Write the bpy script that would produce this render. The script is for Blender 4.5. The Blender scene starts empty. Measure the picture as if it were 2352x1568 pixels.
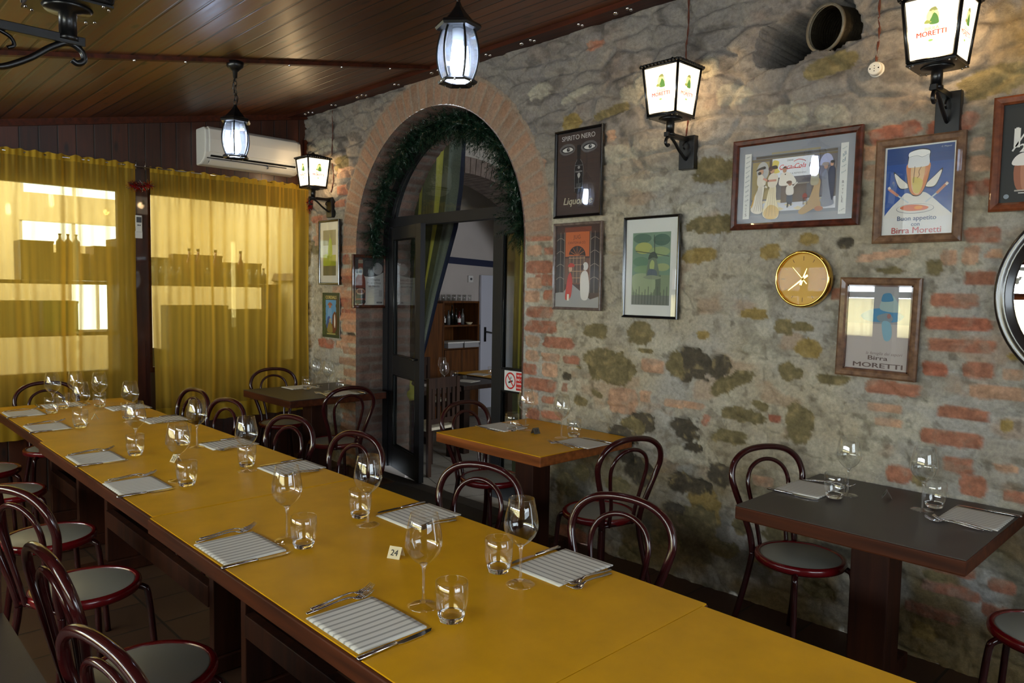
import bpy, bmesh, math, random
import numpy as np
from mathutils import Vector, Matrix
random.seed(7)
PI = math.pi
SC = bpy.context.scene
COL = SC.collection

def lin(c):
    return tuple(((v/255.0)/12.92 if v <= 10.31 else (((v/255.0)+0.055)/1.055)**2.4) for v in c[:3])

# ------------------------------------------------------------------ camera, world, light, exposure
cam_d = bpy.data.cameras.new('camera'); cam = bpy.data.objects.new('camera', cam_d); COL.objects.link(cam)
cam_d.sensor_width = 36.0; cam_d.lens = 1696.7/2352*36; cam_d.clip_start = 0.05
SC.cycles.transparent_max_bounces = 32
yaw, pit, rol = math.radians(44.067), math.radians(3.858), math.radians(-0.9554)
F = Vector((math.cos(pit)*math.sin(yaw), math.cos(pit)*math.cos(yaw), -math.sin(pit)))
r0 = F.cross(Vector((0, 0, 1))).normalized(); d0 = F.cross(r0)
rt = math.cos(rol)*r0 + math.sin(rol)*d0; dn = -math.sin(rol)*r0 + math.cos(rol)*d0
cam.matrix_world = Matrix(((rt.x, -dn.x, -F.x, 0), (rt.y, -dn.y, -F.y, 0), (rt.z, -dn.z, -F.z, 1.6), (0, 0, 0, 1)))
SC.camera = cam

SC.view_settings.view_transform = 'Standard'; SC.view_settings.look = 'None'
SC.view_settings.gamma = 1.0; SC.view_settings.use_curve_mapping = False
SC.view_settings.exposure = 0.18

world = bpy.data.worlds.new('world'); SC.world = world; world.use_nodes = True
world.node_tree.nodes['Background'].inputs[0].default_value = (0.80, 0.90, 1.0, 1)
world.node_tree.nodes['Background'].inputs[1].default_value = 4.0

def area(name, loc, target, sx, sy, power, color=(1, 1, 1), spread=PI):
    l = bpy.data.lights.new(name, 'AREA'); l.shape = 'RECTANGLE'; l.size = sx; l.size_y = sy
    l.energy = power; l.color = color; l.spread = spread
    o = bpy.data.objects.new(name, l); COL.objects.link(o)
    o.location = loc
    o.rotation_euler = (Vector(target)-Vector(loc)).to_track_quat('-Z', 'Y').to_euler()
    return o
# daylight through the windows of the left wall (outside the panes) and of the wall behind the camera;
# plus lights added for the passage behind the curtains and for the inner room
area('daylight_left', (-2.40, 2.7, 1.62), (3.5, 2.7, 1.1), 7.0, 1.35, 620, (0.86, 0.93, 1.0))
area('daylight_front', (1.2, -2.4, 1.9), (2.2, 3.0, 1.3), 2.6, 1.2, 45, (0.88, 0.94, 1.0))
area('fill_passage', (1.5, 7.8, 3.0), (1.9, 8.9, 1.0), 3.6, 1.2, 88, (1.0, 0.97, 0.90))  # added inside the passage, aimed at its back wall to brighten it
area('fill_inner_room', (5.3, 0.25, 1.8), (5.9, 7.0, 1.2), 1.7, 1.5, 95, (0.86, 0.90, 1.0))  # added to light the inner room through an assumed window

ORD = ('first', 'second', 'third', 'fourth', 'fifth', 'sixth', 'seventh', 'eighth', 'ninth', 'tenth', 'eleventh', 'twelfth', 'thirteenth', 'fourteenth', 'fifteenth', 'sixteenth')

# ------------------------------------------------------------------ mesh helpers
class MB:
    def __init__(s): s.v = []; s.f = []; s.m = []; s.sm = []
    def add(s, vs, fs, mi=0, smooth=False):
        n = len(s.v); s.v.extend([tuple(p) for p in vs])
        for f in fs: s.f.append([i+n for i in f]); s.m.append(mi); s.sm.append(smooth)
    def box(s, c, d, rz=0.0, R=None, mi=0):
        hx, hy, hz = d[0]/2, d[1]/2, d[2]/2
        M = R if R is not None else Matrix.Rotation(rz, 3, 'Z')
        vs = [Vector(c)+M@Vector((x, y, z)) for x in (-hx, hx) for y in (-hy, hy) for z in (-hz, hz)]
        s.add(vs, [(0, 1, 3, 2), (4, 6, 7, 5), (0, 4, 5, 1), (2, 3, 7, 6), (0, 2, 6, 4), (1, 5, 7, 3)], mi)
    def b2(s, a, b, mi=0):
        s.box([(a[i]+b[i])/2 for i in range(3)], [abs(b[i]-a[i]) for i in range(3)], mi=mi)
    def tube(s, pts, r, n=8, closed=False, mi=0, cap=True):
        pts = [Vector(p) for p in pts]; N = len(pts)
        rs = r if isinstance(r, (list, tuple)) else [r]*N
        rings = []; prev = None
        for i in range(N):
            if closed: t = pts[(i+1) % N]-pts[i-1]
            else: t = pts[min(i+1, N-1)]-pts[max(i-1, 0)]
            if t.length < 1e-9: t = Vector((0, 0, 1))
            t.normalize()
            if prev is None:
                a = Vector((0, 0, 1)) if abs(t.z) < 0.9 else Vector((1, 0, 0))
                u = t.cross(a).normalized()
            else:
                u = prev-t*prev.dot(t)
                u = u.normalized() if u.length > 1e-6 else t.orthogonal().normalized()
            prev = u; w = t.cross(u)
            rings.append([pts[i]+rs[i]*(math.cos(2*PI*k/n)*u+math.sin(2*PI*k/n)*w) for k in range(n)])
        vs = [p for q in rings for p in q]; fs = []
        for i in range(N if closed else N-1):
            a = i*n; b = ((i+1) % N)*n
            for k in range(n): fs.append((a+k, a+(k+1) % n, b+(k+1) % n, b+k))
        if cap and not closed: fs.append(tuple(range(n-1, -1, -1))); fs.append(tuple((N-1)*n+k for k in range(n)))
        s.add(vs, fs, mi, True)
    def lathe(s, prof, n=24, c=(0, 0, 0), mi=0, smooth=True, ang=2*PI, rot=0.0):
        vs = []; fs = []; N = len(prof)
        for k in range(n):
            a = ang*k/n+rot
            for (r, z) in prof: vs.append((c[0]+r*math.cos(a), c[1]+r*math.sin(a), c[2]+z))
        for k in range(n):
            k2 = (k+1) % n
            for i in range(N-1):
                if prof[i][0] < 1e-6 and prof[i+1][0] < 1e-6: continue
                fs.append((k*N+i, k2*N+i, k2*N+i+1, k*N+i+1))
        s.add(vs, fs, mi, smooth)
    def prism(s, poly, z0, z1, M=None, mi=0):
        n = len(poly); vs = [Vector((p[0], p[1], z0)) for p in poly]+[Vector((p[0], p[1], z1)) for p in poly]
        if M is not None: vs = [M@v for v in vs]
        fs = [tuple(range(n-1, -1, -1)), tuple(range(n, 2*n))]+[(i, (i+1) % n, n+(i+1) % n, n+i) for i in range(n)]
        s.add(vs, fs, mi)
    def build(s, name, mats, parent=None, bevel=0.0, clean=False):
        me = bpy.data.meshes.new(name); me.from_pydata(s.v, [], s.f)
        ml = mats if isinstance(mats, (list, tuple)) else [mats]
        for m in ml: me.materials.append(m)
        me.polygons.foreach_set('material_index', s.m); me.polygons.foreach_set('use_smooth', s.sm)
        if clean:
            bm = bmesh.new(); bm.from_mesh(me); bmesh.ops.remove_doubles(bm, verts=bm.verts, dist=1e-5)
            bmesh.ops.recalc_face_normals(bm, faces=bm.faces); bm.to_mesh(me); bm.free()
        me.update()
        o = bpy.data.objects.new(name, me); COL.objects.link(o)
        if parent: o.parent = parent
        if bevel > 0:
            b = o.modifiers.new('bevel', 'BEVEL'); b.width = bevel; b.segments = 2; b.limit_method = 'ANGLE'
        return o

def thing(name, label, cat, loc=(0, 0, 0), rz=0.0, group=None):
    o = bpy.data.objects.new(name, None); COL.objects.link(o); o.empty_display_size = 0.05
    o.location = loc; o.rotation_euler = (0, 0, rz); o['label'] = label; o['category'] = cat
    if group: o['group'] = group
    return o
def tag(o, label, cat, group=None, kind=None):
    o['label'] = label; o['category'] = cat
    if group: o['group'] = group
    if kind: o['kind'] = kind
    return o
def struct(o, label=None):
    o['kind'] = 'structure'
    if label: o['label'] = label
    return o
def kids(o): return [c for c in bpy.data.objects if c.parent == o]
def copy_tree(o, loc, rz, label, group=None, tree=None):
    r = o.copy(); COL.objects.link(r); r.location = loc; r.rotation_euler = (0, 0, rz); r['label'] = label
    if group: r['group'] = group
    for ch in tree[o.name]:
        c = ch.copy(); COL.objects.link(c); c.parent = r
        for g in tree.get(ch.name, []):
            d = g.copy(); COL.objects.link(d); d.parent = c
    return r
def tree_of(o):
    t = {o.name: kids(o)}
    for c in t[o.name]: t[c.name] = kids(c)
    return t
def spl(pts, n=8, closed=False):
    P = [Vector(p) for p in pts]; out = []; N = len(P)
    rng = range(N if closed else N-1)
    for i in rng:
        if closed: a, b, c, d = P[i-1], P[i], P[(i+1) % N], P[(i+2) % N]
        else: a, b, c, d = P[max(i-1, 0)], P[i], P[i+1], P[min(i+2, N-1)]
        for k in range(n):
            t = k/n
            out.append(0.5*((2*b)+(c-a)*t+(2*a-5*b+4*c-d)*t*t+(-a+3*b-3*c+d)*t*t*t))
    if not closed: out.append(P[-1])
    return out

# ------------------------------------------------------------------ materials
def nt(name):
    m = bpy.data.materials.new(name); m.use_nodes = True
    n = m.node_tree; n.nodes.clear(); return m, n, n.nodes, n.links
def out(n, sh):
    o = n.nodes.new('ShaderNodeOutputMaterial'); n.links.new(sh, o.inputs[0])
def setc(p, i, c): p.inputs[i].default_value = (*c, 1)
def pbr(name, col, rough=0.6, metal=0.0, var=0.0, scale=8.0, bump=0.0, bscale=60.0, coat=0.0, stretch=(1, 1, 1), emit=None, es=0.0, spec=0.5):
    m, n, N, L = nt(name)
    p = N.new('ShaderNodeBsdfPrincipled'); out(n, p.outputs[0])
    c = lin(col); setc(p, 'Base Color', c); p.inputs['Roughness'].default_value = rough
    p.inputs['Metallic'].default_value = metal; p.inputs['Coat Weight'].default_value = coat
    p.inputs['Coat Roughness'].default_value = 0.12; p.inputs['Specular IOR Level'].default_value = spec
    if emit: setc(p, 'Emission Color', emit); p.inputs['Emission Strength'].default_value = es
    if var > 0 or bump > 0:
        tc = N.new('ShaderNodeTexCoord'); mp = N.new('ShaderNodeMapping'); mp.inputs['Scale'].default_value = stretch
        L.new(tc.outputs['Object'], mp.inputs[0])
    if var > 0:
        nz = N.new('ShaderNodeTexNoise'); nz.inputs['Scale'].default_value = scale; nz.inputs['Detail'].default_value = 6
        L.new(mp.outputs[0], nz.inputs['Vector'])
        r = N.new('ShaderNodeValToRGB'); r.color_ramp.elements[0].position = 0.3; r.color_ramp.elements[1].position = 0.7
        r.color_ramp.elements[0].color = (*[x*(1-var) for x in c], 1); r.color_ramp.elements[1].color = (*[min(1, x*(1+var)) for x in c], 1)
        L.new(nz.outputs['Fac'], r.inputs[0]); L.new(r.outputs[0], p.inputs['Base Color'])
    if bump > 0:
        nb = N.new('ShaderNodeTexNoise'); nb.inputs['Scale'].default_value = bscale; nb.inputs['Detail'].default_value = 4
        L.new(mp.outputs[0], nb.inputs['Vector'])
        b = N.new('ShaderNodeBump'); b.inputs['Strength'].default_value = bump; b.inputs['Distance'].default_value = 0.01
        L.new(nb.outputs['Fac'], b.inputs['Height']); L.new(b.outputs[0], p.inputs['Normal'])
    return m
def plank(name, c1, c2, width, axis, rough=0.4, coat=0.3, gap=0.05, seed=0.0, knots=True, gapc=0.12, blen=None):
    """boards: axis = which object coordinate counts the boards; grain runs along the other two"""
    m, n, N, L = nt(name)
    p = N.new('ShaderNodeBsdfPrincipled'); out(n, p.outputs[0]); p.inputs['Roughness'].default_value = rough
    p.inputs['Coat Weight'].default_value = coat; p.inputs['Coat Roughness'].default_value = 0.25
    tc = N.new('ShaderNodeTexCoord'); sp = N.new('ShaderNodeSeparateXYZ'); L.new(tc.outputs['Object'], sp.inputs[0])
    def mt(op, a, b=None):
        x = N.new('ShaderNodeMath'); x.operation = op
        for i, q in enumerate((a, b)):
            if q is None: continue
            if isinstance(q, (int, float)): x.inputs[i].default_value = q
            else: L.new(q, x.inputs[i])
        return x.outputs[0]
    u = mt('DIVIDE', mt('ADD', sp.outputs[axis], 50.0+seed), width)
    idx = mt('FLOOR', u); fr = mt('FRACT', u)
    edge = mt('MINIMUM', fr, mt('SUBTRACT', 1.0, fr))
    g = N.new('ShaderNodeMapRange'); g.inputs[1].default_value = gap*0.4; g.inputs[2].default_value = gap
    L.new(edge, g.inputs[0])
    wn = N.new('ShaderNodeTexWhiteNoise'); wn.noise_dimensions = '1D'; L.new(idx, wn.inputs['W'])
    mp = N.new('ShaderNodeMapping')
    sc = [0.9, 0.9, 0.9]; sc[axis] = 14.0; mp.inputs['Scale'].default_value = sc
    L.new(tc.outputs['Object'], mp.inputs[0])
    ad = N.new('ShaderNodeVectorMath'); ad.operation = 'ADD'; L.new(mp.outputs[0], ad.inputs[0])
    sv = N.new('ShaderNodeVectorMath'); sv.operation = 'SCALE'; L.new(wn.outputs['Color'], sv.inputs[0]); sv.inputs['Scale'].default_value = 37.0
    L.new(sv.outputs[0], ad.inputs[1])
    nz = N.new('ShaderNodeTexNoise'); nz.inputs['Scale'].default_value = 3.0; nz.inputs['Detail'].default_value = 7; nz.inputs['Distortion'].default_value = 0.6
    L.new(ad.outputs[0], nz.inputs['Vector'])
    r = N.new('ShaderNodeValToRGB'); r.color_ramp.elements[0].position = 0.28; r.color_ramp.elements[1].position = 0.74
    r.color_ramp.elements[0].color = (*lin(c1), 1); r.color_ramp.elements[1].color = (*lin(c2), 1)
    mx = mt('ADD', mt('MULTIPLY', nz.outputs['Fac'], 0.70), mt('MULTIPLY', wn.outputs['Value'], 0.34))
    L.new(mx, r.inputs[0])
    col = r.outputs[0]
    if knots:
        vo = N.new('ShaderNodeTexVoronoi'); vo.inputs['Scale'].default_value = 1.0
        m2 = N.new('ShaderNodeMapping'); s2 = [3.2, 3.2, 3.2]; s2[axis] = 8.5; m2.inputs['Scale'].default_value = s2
        L.new(tc.outputs['Object'], m2.inputs[0]); L.new(m2.outputs[0], vo.inputs['Vector'])
        k = N.new('ShaderNodeMapRange'); k.inputs[1].default_value = 0.07; k.inputs[2].default_value = 0.17; L.new(vo.outputs['Distance'], k.inputs[0])
        mk = N.new('ShaderNodeMix'); mk.data_type = 'RGBA'; L.new(k.outputs[0], mk.inputs['Factor'])
        mk.inputs['A'].default_value = (*[x*0.35 for x in lin(c1)], 1); L.new(col, mk.inputs['B']); col = mk.outputs['Result']
    mg = N.new('ShaderNodeMix'); mg.data_type = 'RGBA'; L.new(g.outputs[0], mg.inputs['Factor'])
    mg.inputs['A'].default_value = (*[x*gapc for x in lin(c1)], 1); L.new(col, mg.inputs['B'])
    L.new(mg.outputs['Result'], p.inputs['Base Color'])
    b = N.new('ShaderNodeBump'); b.inputs['Strength'].default_value = 0.5; b.inputs['Distance'].default_value = 0.004
    hb = mt('ADD', g.outputs[0], mt('MULTIPLY', nz.outputs['Fac'], 0.12)); L.new(hb, b.inputs['Height']); L.new(b.outputs[0], p.inputs['Normal'])
    rr = mt('ADD', mt('MULTIPLY', nz.outputs['Fac'], 0.25), rough-0.1); L.new(rr, p.inputs['Roughness'])
    return m
def wood(name, c1, c2, axis=0, rough=0.45, coat=0.2, s=1.0):
    m, n, N, L = nt(name)
    p = N.new('ShaderNodeBsdfPrincipled'); out(n, p.outputs[0]); p.inputs['Roughness'].default_value = rough; p.inputs['Coat Weight'].default_value = coat; p.inputs['Specular IOR Level'].default_value = 0.22
    tc = N.new('ShaderNodeTexCoord'); mp = N.new('ShaderNodeMapping'); sc = [30*s]*3; sc[axis] = 2.0*s; mp.inputs['Scale'].default_value = sc
    L.new(tc.outputs['Object'], mp.inputs[0])
    nz = N.new('ShaderNodeTexNoise'); nz.inputs['Scale'].default_value = 1.0; nz.inputs['Detail'].default_value = 6; L.new(mp.outputs[0], nz.inputs['Vector'])
    r = N.new('ShaderNodeValToRGB'); r.color_ramp.elements[0].position = 0.3; r.color_ramp.elements[1].position = 0.72
    r.color_ramp.elements[0].color = (*lin(c1), 1); r.color_ramp.elements[1].color = (*lin(c2), 1)
    L.new(nz.outputs['Fac'], r.inputs[0]); L.new(r.outputs[0], p.inputs['Base Color'])
    b = N.new('ShaderNodeBump'); b.inputs['Strength'].default_value = 0.15; b.inputs['Distance'].default_value = 0.003
    L.new(nz.outputs['Fac'], b.inputs['Height']); L.new(b.outputs[0], p.inputs['Normal'])
    return m
def thin_glass(name, tint=(1, 1, 1), base=0.045, rough=0.0, power=4.0, gain=1.0, refl=(1, 1, 1)):
    m, n, N, L = nt(name)
    t = N.new('ShaderNodeBsdfTransparent'); t.inputs[0].default_value = (*tint, 1)
    g = N.new('ShaderNodeBsdfGlossy'); g.inputs['Roughness'].default_value = rough; g.inputs[0].default_value = (*refl, 1)
    w = N.new('ShaderNodeLayerWeight'); w.inputs[0].default_value = 0.5
    p = N.new('ShaderNodeMath'); p.operation = 'POWER'; L.new(w.outputs['Facing'], p.inputs[0]); p.inputs[1].default_value = power
    q = N.new('ShaderNodeMath'); q.operation = 'MULTIPLY_ADD'; q.use_clamp = True; L.new(p.outputs[0], q.inputs[0]); q.inputs[1].default_value = gain*(1-base); q.inputs[2].default_value = base
    x = N.new('ShaderNodeMixShader'); L.new(q.outputs[0], x.inputs[0]); L.new(t.outputs[0], x.inputs[1]); L.new(g.outputs[0], x.inputs[2])
    out(n, x.outputs[0]); return m
def real_glass(name, col=(1, 1, 1)):
    m, n, N, L = nt(name)
    g = N.new('ShaderNodeBsdfGlass'); g.inputs['IOR'].default_value = 1.5; g.inputs['Roughness'].default_value = 0.0; g.inputs[0].default_value = (*col, 1)
    out(n, g.outputs[0]); return m
def emis(name, col, st):
    m, n, N, L = nt(name)
    e = N.new('ShaderNodeEmission'); e.inputs[0].default_value = (*col, 1); e.inputs[1].default_value = st
    out(n, e.outputs[0]); return m
def attr_mat(name, rough=0.8, bump=0.0, bscale=90.0, nvar=0.0, nscale=40.0, emit=0.0, coat=0.0):
    m, n, N, L = nt(name)
    p = N.new('ShaderNodeBsdfPrincipled'); out(n, p.outputs[0]); p.inputs['Roughness'].default_value = rough; p.inputs['Coat Weight'].default_value = coat
    a = N.new('ShaderNodeAttribute'); a.attribute_name = 'Col'; col = a.outputs['Color']
    if emit:
        L.new(col, p.inputs['Emission Color']); p.inputs['Emission Strength'].default_value = emit
    if nvar or bump:
        tc = N.new('ShaderNodeTexCoord')
    if nvar:
        nz = N.new('ShaderNodeTexNoise'); nz.inputs['Scale'].default_value = nscale; nz.inputs['Detail'].default_value = 8; nz.inputs['Roughness'].default_value = 0.65
        L.new(tc.outputs['Object'], nz.inputs['Vector'])
        mr = N.new('ShaderNodeMapRange'); mr.inputs[1].default_value = 0.3; mr.inputs[2].default_value = 0.7; mr.inputs[3].default_value = 1-nvar; mr.inputs[4].default_value = 1+nvar
        L.new(nz.outputs['Fac'], mr.inputs[0])
        v = N.new('ShaderNodeVectorMath'); v.operation = 'SCALE'; L.new(col, v.inputs[0]); L.new(mr.outputs[0], v.inputs['Scale']); col = v.outputs[0]
    L.new(col, p.inputs['Base Color'])
    if bump:
        nb = N.new('ShaderNodeTexNoise'); nb.inputs['Scale'].default_value = bscale; nb.inputs['Detail'].default_value = 8; nb.inputs['Roughness'].default_value = 0.7
        L.new(tc.outputs['Object'], nb.inputs['Vector'])
        b = N.new('ShaderNodeBump'); b.inputs['Strength'].default_value = bump; b.inputs['Distance'].default_value = 0.012
        L.new(nb.outputs['Fac'], b.inputs['Height'])
        if bump > 0.5:
            rg = N.new('ShaderNodeTexNoise'); rg.noise_type = 'RIDGED_MULTIFRACTAL'; rg.inputs['Scale'].default_value = 7; rg.inputs['Detail'].default_value = 6; rg.inputs['Distortion'].default_value = 0.8
            L.new(tc.outputs['Object'], rg.inputs['Vector'])
            b2 = N.new('ShaderNodeBump'); b2.inputs['Strength'].default_value = 0.55; b2.inputs['Distance'].default_value = 0.012
            L.new(rg.outputs['Fac'], b2.inputs['Height']); L.new(b2.outputs[0], b.inputs['Normal'])
        L.new(b.outputs[0], p.inputs['Normal'])
    return m

def sheer(name, col, trans, hem=False):
    m, n, N, L = nt(name)
    tc = N.new('ShaderNodeTexCoord'); nz = N.new('ShaderNodeTexNoise'); mp = N.new('ShaderNodeMapping'); mp.inputs['Scale'].default_value = (60, 60, 1.5)
    L.new(tc.outputs['Object'], mp.inputs[0]); L.new(mp.outputs[0], nz.inputs['Vector']); nz.inputs['Scale'].default_value = 1.0
    tr_ = N.new('ShaderNodeBsdfTransparent'); tr_.inputs[0].default_value = (1.0, 0.90, 0.54, 1)
    tl = N.new('ShaderNodeBsdfTranslucent'); tl.inputs[0].default_value = (*lin(col), 1)
    df_ = N.new('ShaderNodeBsdfDiffuse'); df_.inputs[0].default_value = (*lin(col), 1)
    a = N.new('ShaderNodeMixShader'); a.inputs[0].default_value = 0.55; L.new(df_.outputs[0], a.inputs[1]); L.new(tl.outputs[0], a.inputs[2])
    mr = N.new('ShaderNodeMapRange'); mr.inputs[3].default_value = trans-0.08; mr.inputs[4].default_value = trans+0.08; L.new(nz.outputs['Fac'], mr.inputs[0])
    # seen edge-on the weave closes up
    lw = N.new('ShaderNodeLayerWeight'); lw.inputs[0].default_value = 0.5
    mm = N.new('ShaderNodeMath'); mm.operation = 'SUBTRACT'; mm.inputs[0].default_value = 1.0; L.new(lw.outputs['Facing'], mm.inputs[1])
    mp2 = N.new('ShaderNodeMath'); mp2.operation = 'POWER'; L.new(mm.outputs[0], mp2.inputs[0]); mp2.inputs[1].default_value = 1.8
    m3 = N.new('ShaderNodeMath'); m3.operation = 'MULTIPLY'; L.new(mp2.outputs[0], m3.inputs[0]); L.new(mr.outputs[0], m3.inputs[1])
    b = N.new('ShaderNodeMixShader'); L.new(m3.outputs[0], b.inputs[0]); L.new(a.outputs[0], b.inputs[1]); L.new(tr_.outputs[0], b.inputs[2])
    out(n, b.outputs[0]); return m

M = {}
M['black'] = pbr('black_metal', (11, 11, 12), 0.35, 0.0, coat=0.2)
M['blackgloss'] = pbr('black_gloss', (12, 12, 13), 0.15, coat=0.8)
M['chair'] = pbr('chair_lacquer', (48, 13, 14), 0.14, 0.0, coat=0.35, spec=0.4)
M['chair_rim'] = pbr('chair_rim', (98, 11, 16), 0.22, coat=0.4)
M['seat'] = pbr('seat_laminate', (138, 138, 128), 0.35, var=0.06, scale=3)
M['steel'] = pbr('steel', (205, 205, 210), 0.14, 1.0)
M['glass'] = thin_glass('thin_glass', (0.955, 0.965, 0.965), 0.085, gain=0.8, power=2.8)
M['glassbase'] = real_glass('solid_glass')
M['glass2'] = thin_glass('stem_glass', (0.95, 0.96, 0.96), 0.14, gain=0.9, power=1.6)
M['pane'] = thin_glass('picture_glass', (1, 1, 1), 0.045)
M['clockglass'] = thin_glass('clock_glass', (1, 1, 1), 0.004, power=5)
M['doorpane'] = thin_glass('door_glass', (0.80, 0.84, 0.82), 0.05)
M['winpane'] = thin_glass('window_glass', (0.95, 0.97, 0.97), 0.04)
M['lampglass'] = thin_glass('lantern_glass', (0.70, 0.80, 0.98), 0.12, power=2.0)
_m = M['lampglass']; _n = _m.node_tree; _o = [x for x in _n.nodes if x.type == 'OUTPUT_MATERIAL'][0]; _src = _o.inputs[0].links[0].from_socket
_t = _n.nodes.new('ShaderNodeBsdfTranslucent'); _t.inputs[0].default_value = (0.75, 0.85, 1.0, 1); _x = _n.nodes.new('ShaderNodeMixShader'); _x.inputs[0].default_value = 0.045
_n.links.new(_src, _x.inputs[1]); _n.links.new(_t.outputs[0], _x.inputs[2]); _n.links.new(_x.outputs[0], _o.inputs[0])
M['mirror'] = pbr('mirror', (240, 240, 240), 0.0, 1.0)
M['yellowtop'] = pbr('yellow_vinyl', (207, 152, 10), 0.42, var=0.09, scale=7, bump=0.05, bscale=300, spec=0.25)
M['darktop'] = pbr('dark_vinyl', (64, 58, 54), 0.42, var=0.06, scale=9, bump=0.05, bscale=300, spec=0.4)
M['edge'] = wood('table_edge_wood', (50, 20, 6), (88, 42, 17), 1, 0.6, 0.0)
M['edgeo'] = wood('table_edge_orange', (104, 54, 22), (160, 92, 44), 1)
M['legwood'] = wood('table_leg_wood', (34, 14, 5), (62, 29, 13), 2, 0.6, 0.0)
M['framewood'] = wood('frame_wood', (84, 58, 42), (130, 98, 72), 2, 0.5)
M['framedark'] = wood('frame_dark_wood', (48, 22, 14), (92, 46, 30), 2, 0.3, 0.5)
M['framegrey'] = wood('frame_grey_wood', (84, 70, 64), (120, 104, 96), 2, 0.4)
M['white'] = pbr('white_plastic', (214, 212, 206), 0.35)
M['whitedoor'] = pbr('white_door', (200, 202, 212), 0.5)
M['greyplastic'] = pbr('grey_plastic', (70, 72, 76), 0.5)
M['brass'] = pbr('gold', (226, 186, 96), 0.12, 1.0)
M['clockface'] = pbr('clock_face', (206, 162, 70), 0.6, 0.0)
M['art'] = attr_mat('print', 0.6)
M['backlit'] = attr_mat('backlit_print', 0.5, emit=1.3)
M['garland'] = pbr('garland_needles', (20, 48, 32), 0.32, var=0.4, scale=20)
M['cable'] = pbr('brown_cable', (92, 44, 26), 0.5)
M['doorframe'] = pbr('door_frame_paint', (33, 33, 35), 0.5, bump=0.02, spec=0.3)
M['plaster'] = pbr('plaster', (186, 178, 170), 0.9, var=0.05, scale=3, bump=0.15, bscale=60)
M['cream'] = pbr('cream_plaster', (196, 182, 148), 0.9, var=0.05, scale=2)
M['navy'] = pbr('navy_paint', (34, 40, 66), 0.8)
M['navycloth'] = pbr('navy_cloth', (20, 26, 54), 0.8)
M['tile'] = None

# ------------------------------------------------------------------ numpy noise for masonry
def h2(ix, iy, s):
    n = (ix.astype(np.int64)*374761393 + iy.astype(np.int64)*668265263 + s*1442695040888963407 % 1000003*7919) & 0xffffffff
    n = ((n ^ (n >> 13))*1274126177) & 0xffffffff
    n = (n ^ (n >> 16)) & 0xffffffff
    return n/4294967295.0
def vn(x, y, s=0):
    ix = np.floor(x); iy = np.floor(y); fx = x-ix; fy = y-iy
    fx = fx*fx*(3-2*fx); fy = fy*fy*(3-2*fy)
    a = h2(ix, iy, s); b = h2(ix+1, iy, s); c = h2(ix, iy+1, s); d = h2(ix+1, iy+1, s)
    return (a*(1-fx)+b*fx)*(1-fy)+(c*(1-fx)+d*fx)*fy
def fbm(x, y, s=0, o=4):
    t = 0; a = 0.5; n = 0
    for k in range(o):
        t = t+a*vn(x*2**k, y*2**k, s+k*17); n += a; a *= 0.5
    return t/n
def cells(x, y, s=0):
    ix = np.floor(x); iy = np.floor(y)
    f1 = np.full(x.shape, 9.0); f2 = np.full(x.shape, 9.0); idv = np.zeros(x.shape)
    for dx in (-1, 0, 1):
        for dy in (-1, 0, 1):
            jx = ix+dx; jy = iy+dy
            px = jx+0.15+0.7*h2(jx, jy, s); py = jy+0.15+0.7*h2(jx, jy, s+5)
            d = np.sqrt((x-px)**2+(y-py)**2); hid = h2(jx, jy, s+9)
            m = d < f1; f2 = np.where(m, f1, np.minimum(f2, d)); idv = np.where(m, hid, idv); f1 = np.where(m, d, f1)
    return f1, f2, idv
def ss(a, b, x):
    t = np.clip((x-a)/(b-a), 0, 1); return t*t*(3-2*t)
def mixc(c, col, m):
    return c*(1-m[..., None])+np.array(col)*m[..., None]

def grid_mesh(name, X, Y, Z, C, keep, mat, flip=False):
    """structured grid -> mesh with a colour attribute; keep = boolean per cell"""
    ny, nz = X.shape
    idx = np.arange(ny*nz).reshape(ny, nz)
    a = idx[:-1, :-1][keep]; b = idx[1:, :-1][keep]; c = idx[1:, 1:][keep]; d = idx[:-1, 1:][keep]
    fc = np.stack([a, d, c, b] if not flip else [a, b, c, d], 1)
    me = bpy.data.meshes.new(name)
    nf = len(fc)
    me.vertices.add(ny*nz); me.vertices.foreach_set('co', np.stack([X, Y, Z], -1).reshape(-1).astype(np.float32))
    me.loops.add(nf*4); me.loops.foreach_set('vertex_index', fc.reshape(-1).astype(np.int32))
    me.polygons.add(nf); me.polygons.foreach_set('loop_start', np.arange(0, nf*4, 4, dtype=np.int32))
    me.polygons.foreach_set('loop_total', np.full(nf, 4, dtype=np.int32))
    me.update(calc_edges=True)
    me.polygons.foreach_set('use_smooth', np.ones(nf, dtype=bool))
    at = me.color_attributes.new('Col', 'FLOAT_COLOR', 'POINT')
    cc = np.concatenate([C, np.ones(C.shape[:-1]+(1,))], -1).reshape(-1).astype(np.float32)
    at.data.foreach_set('color', cc)
    bm = bmesh.new(); bm.from_mesh(me)
    bmesh.ops.delete(bm, geom=[v for v in bm.verts if not v.link_faces], context='VERTS'); bm.to_mesh(me); bm.free()
    me.materials.append(mat)
    o = bpy.data.objects.new(name, me); COL.objects.link(o); return o

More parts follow.
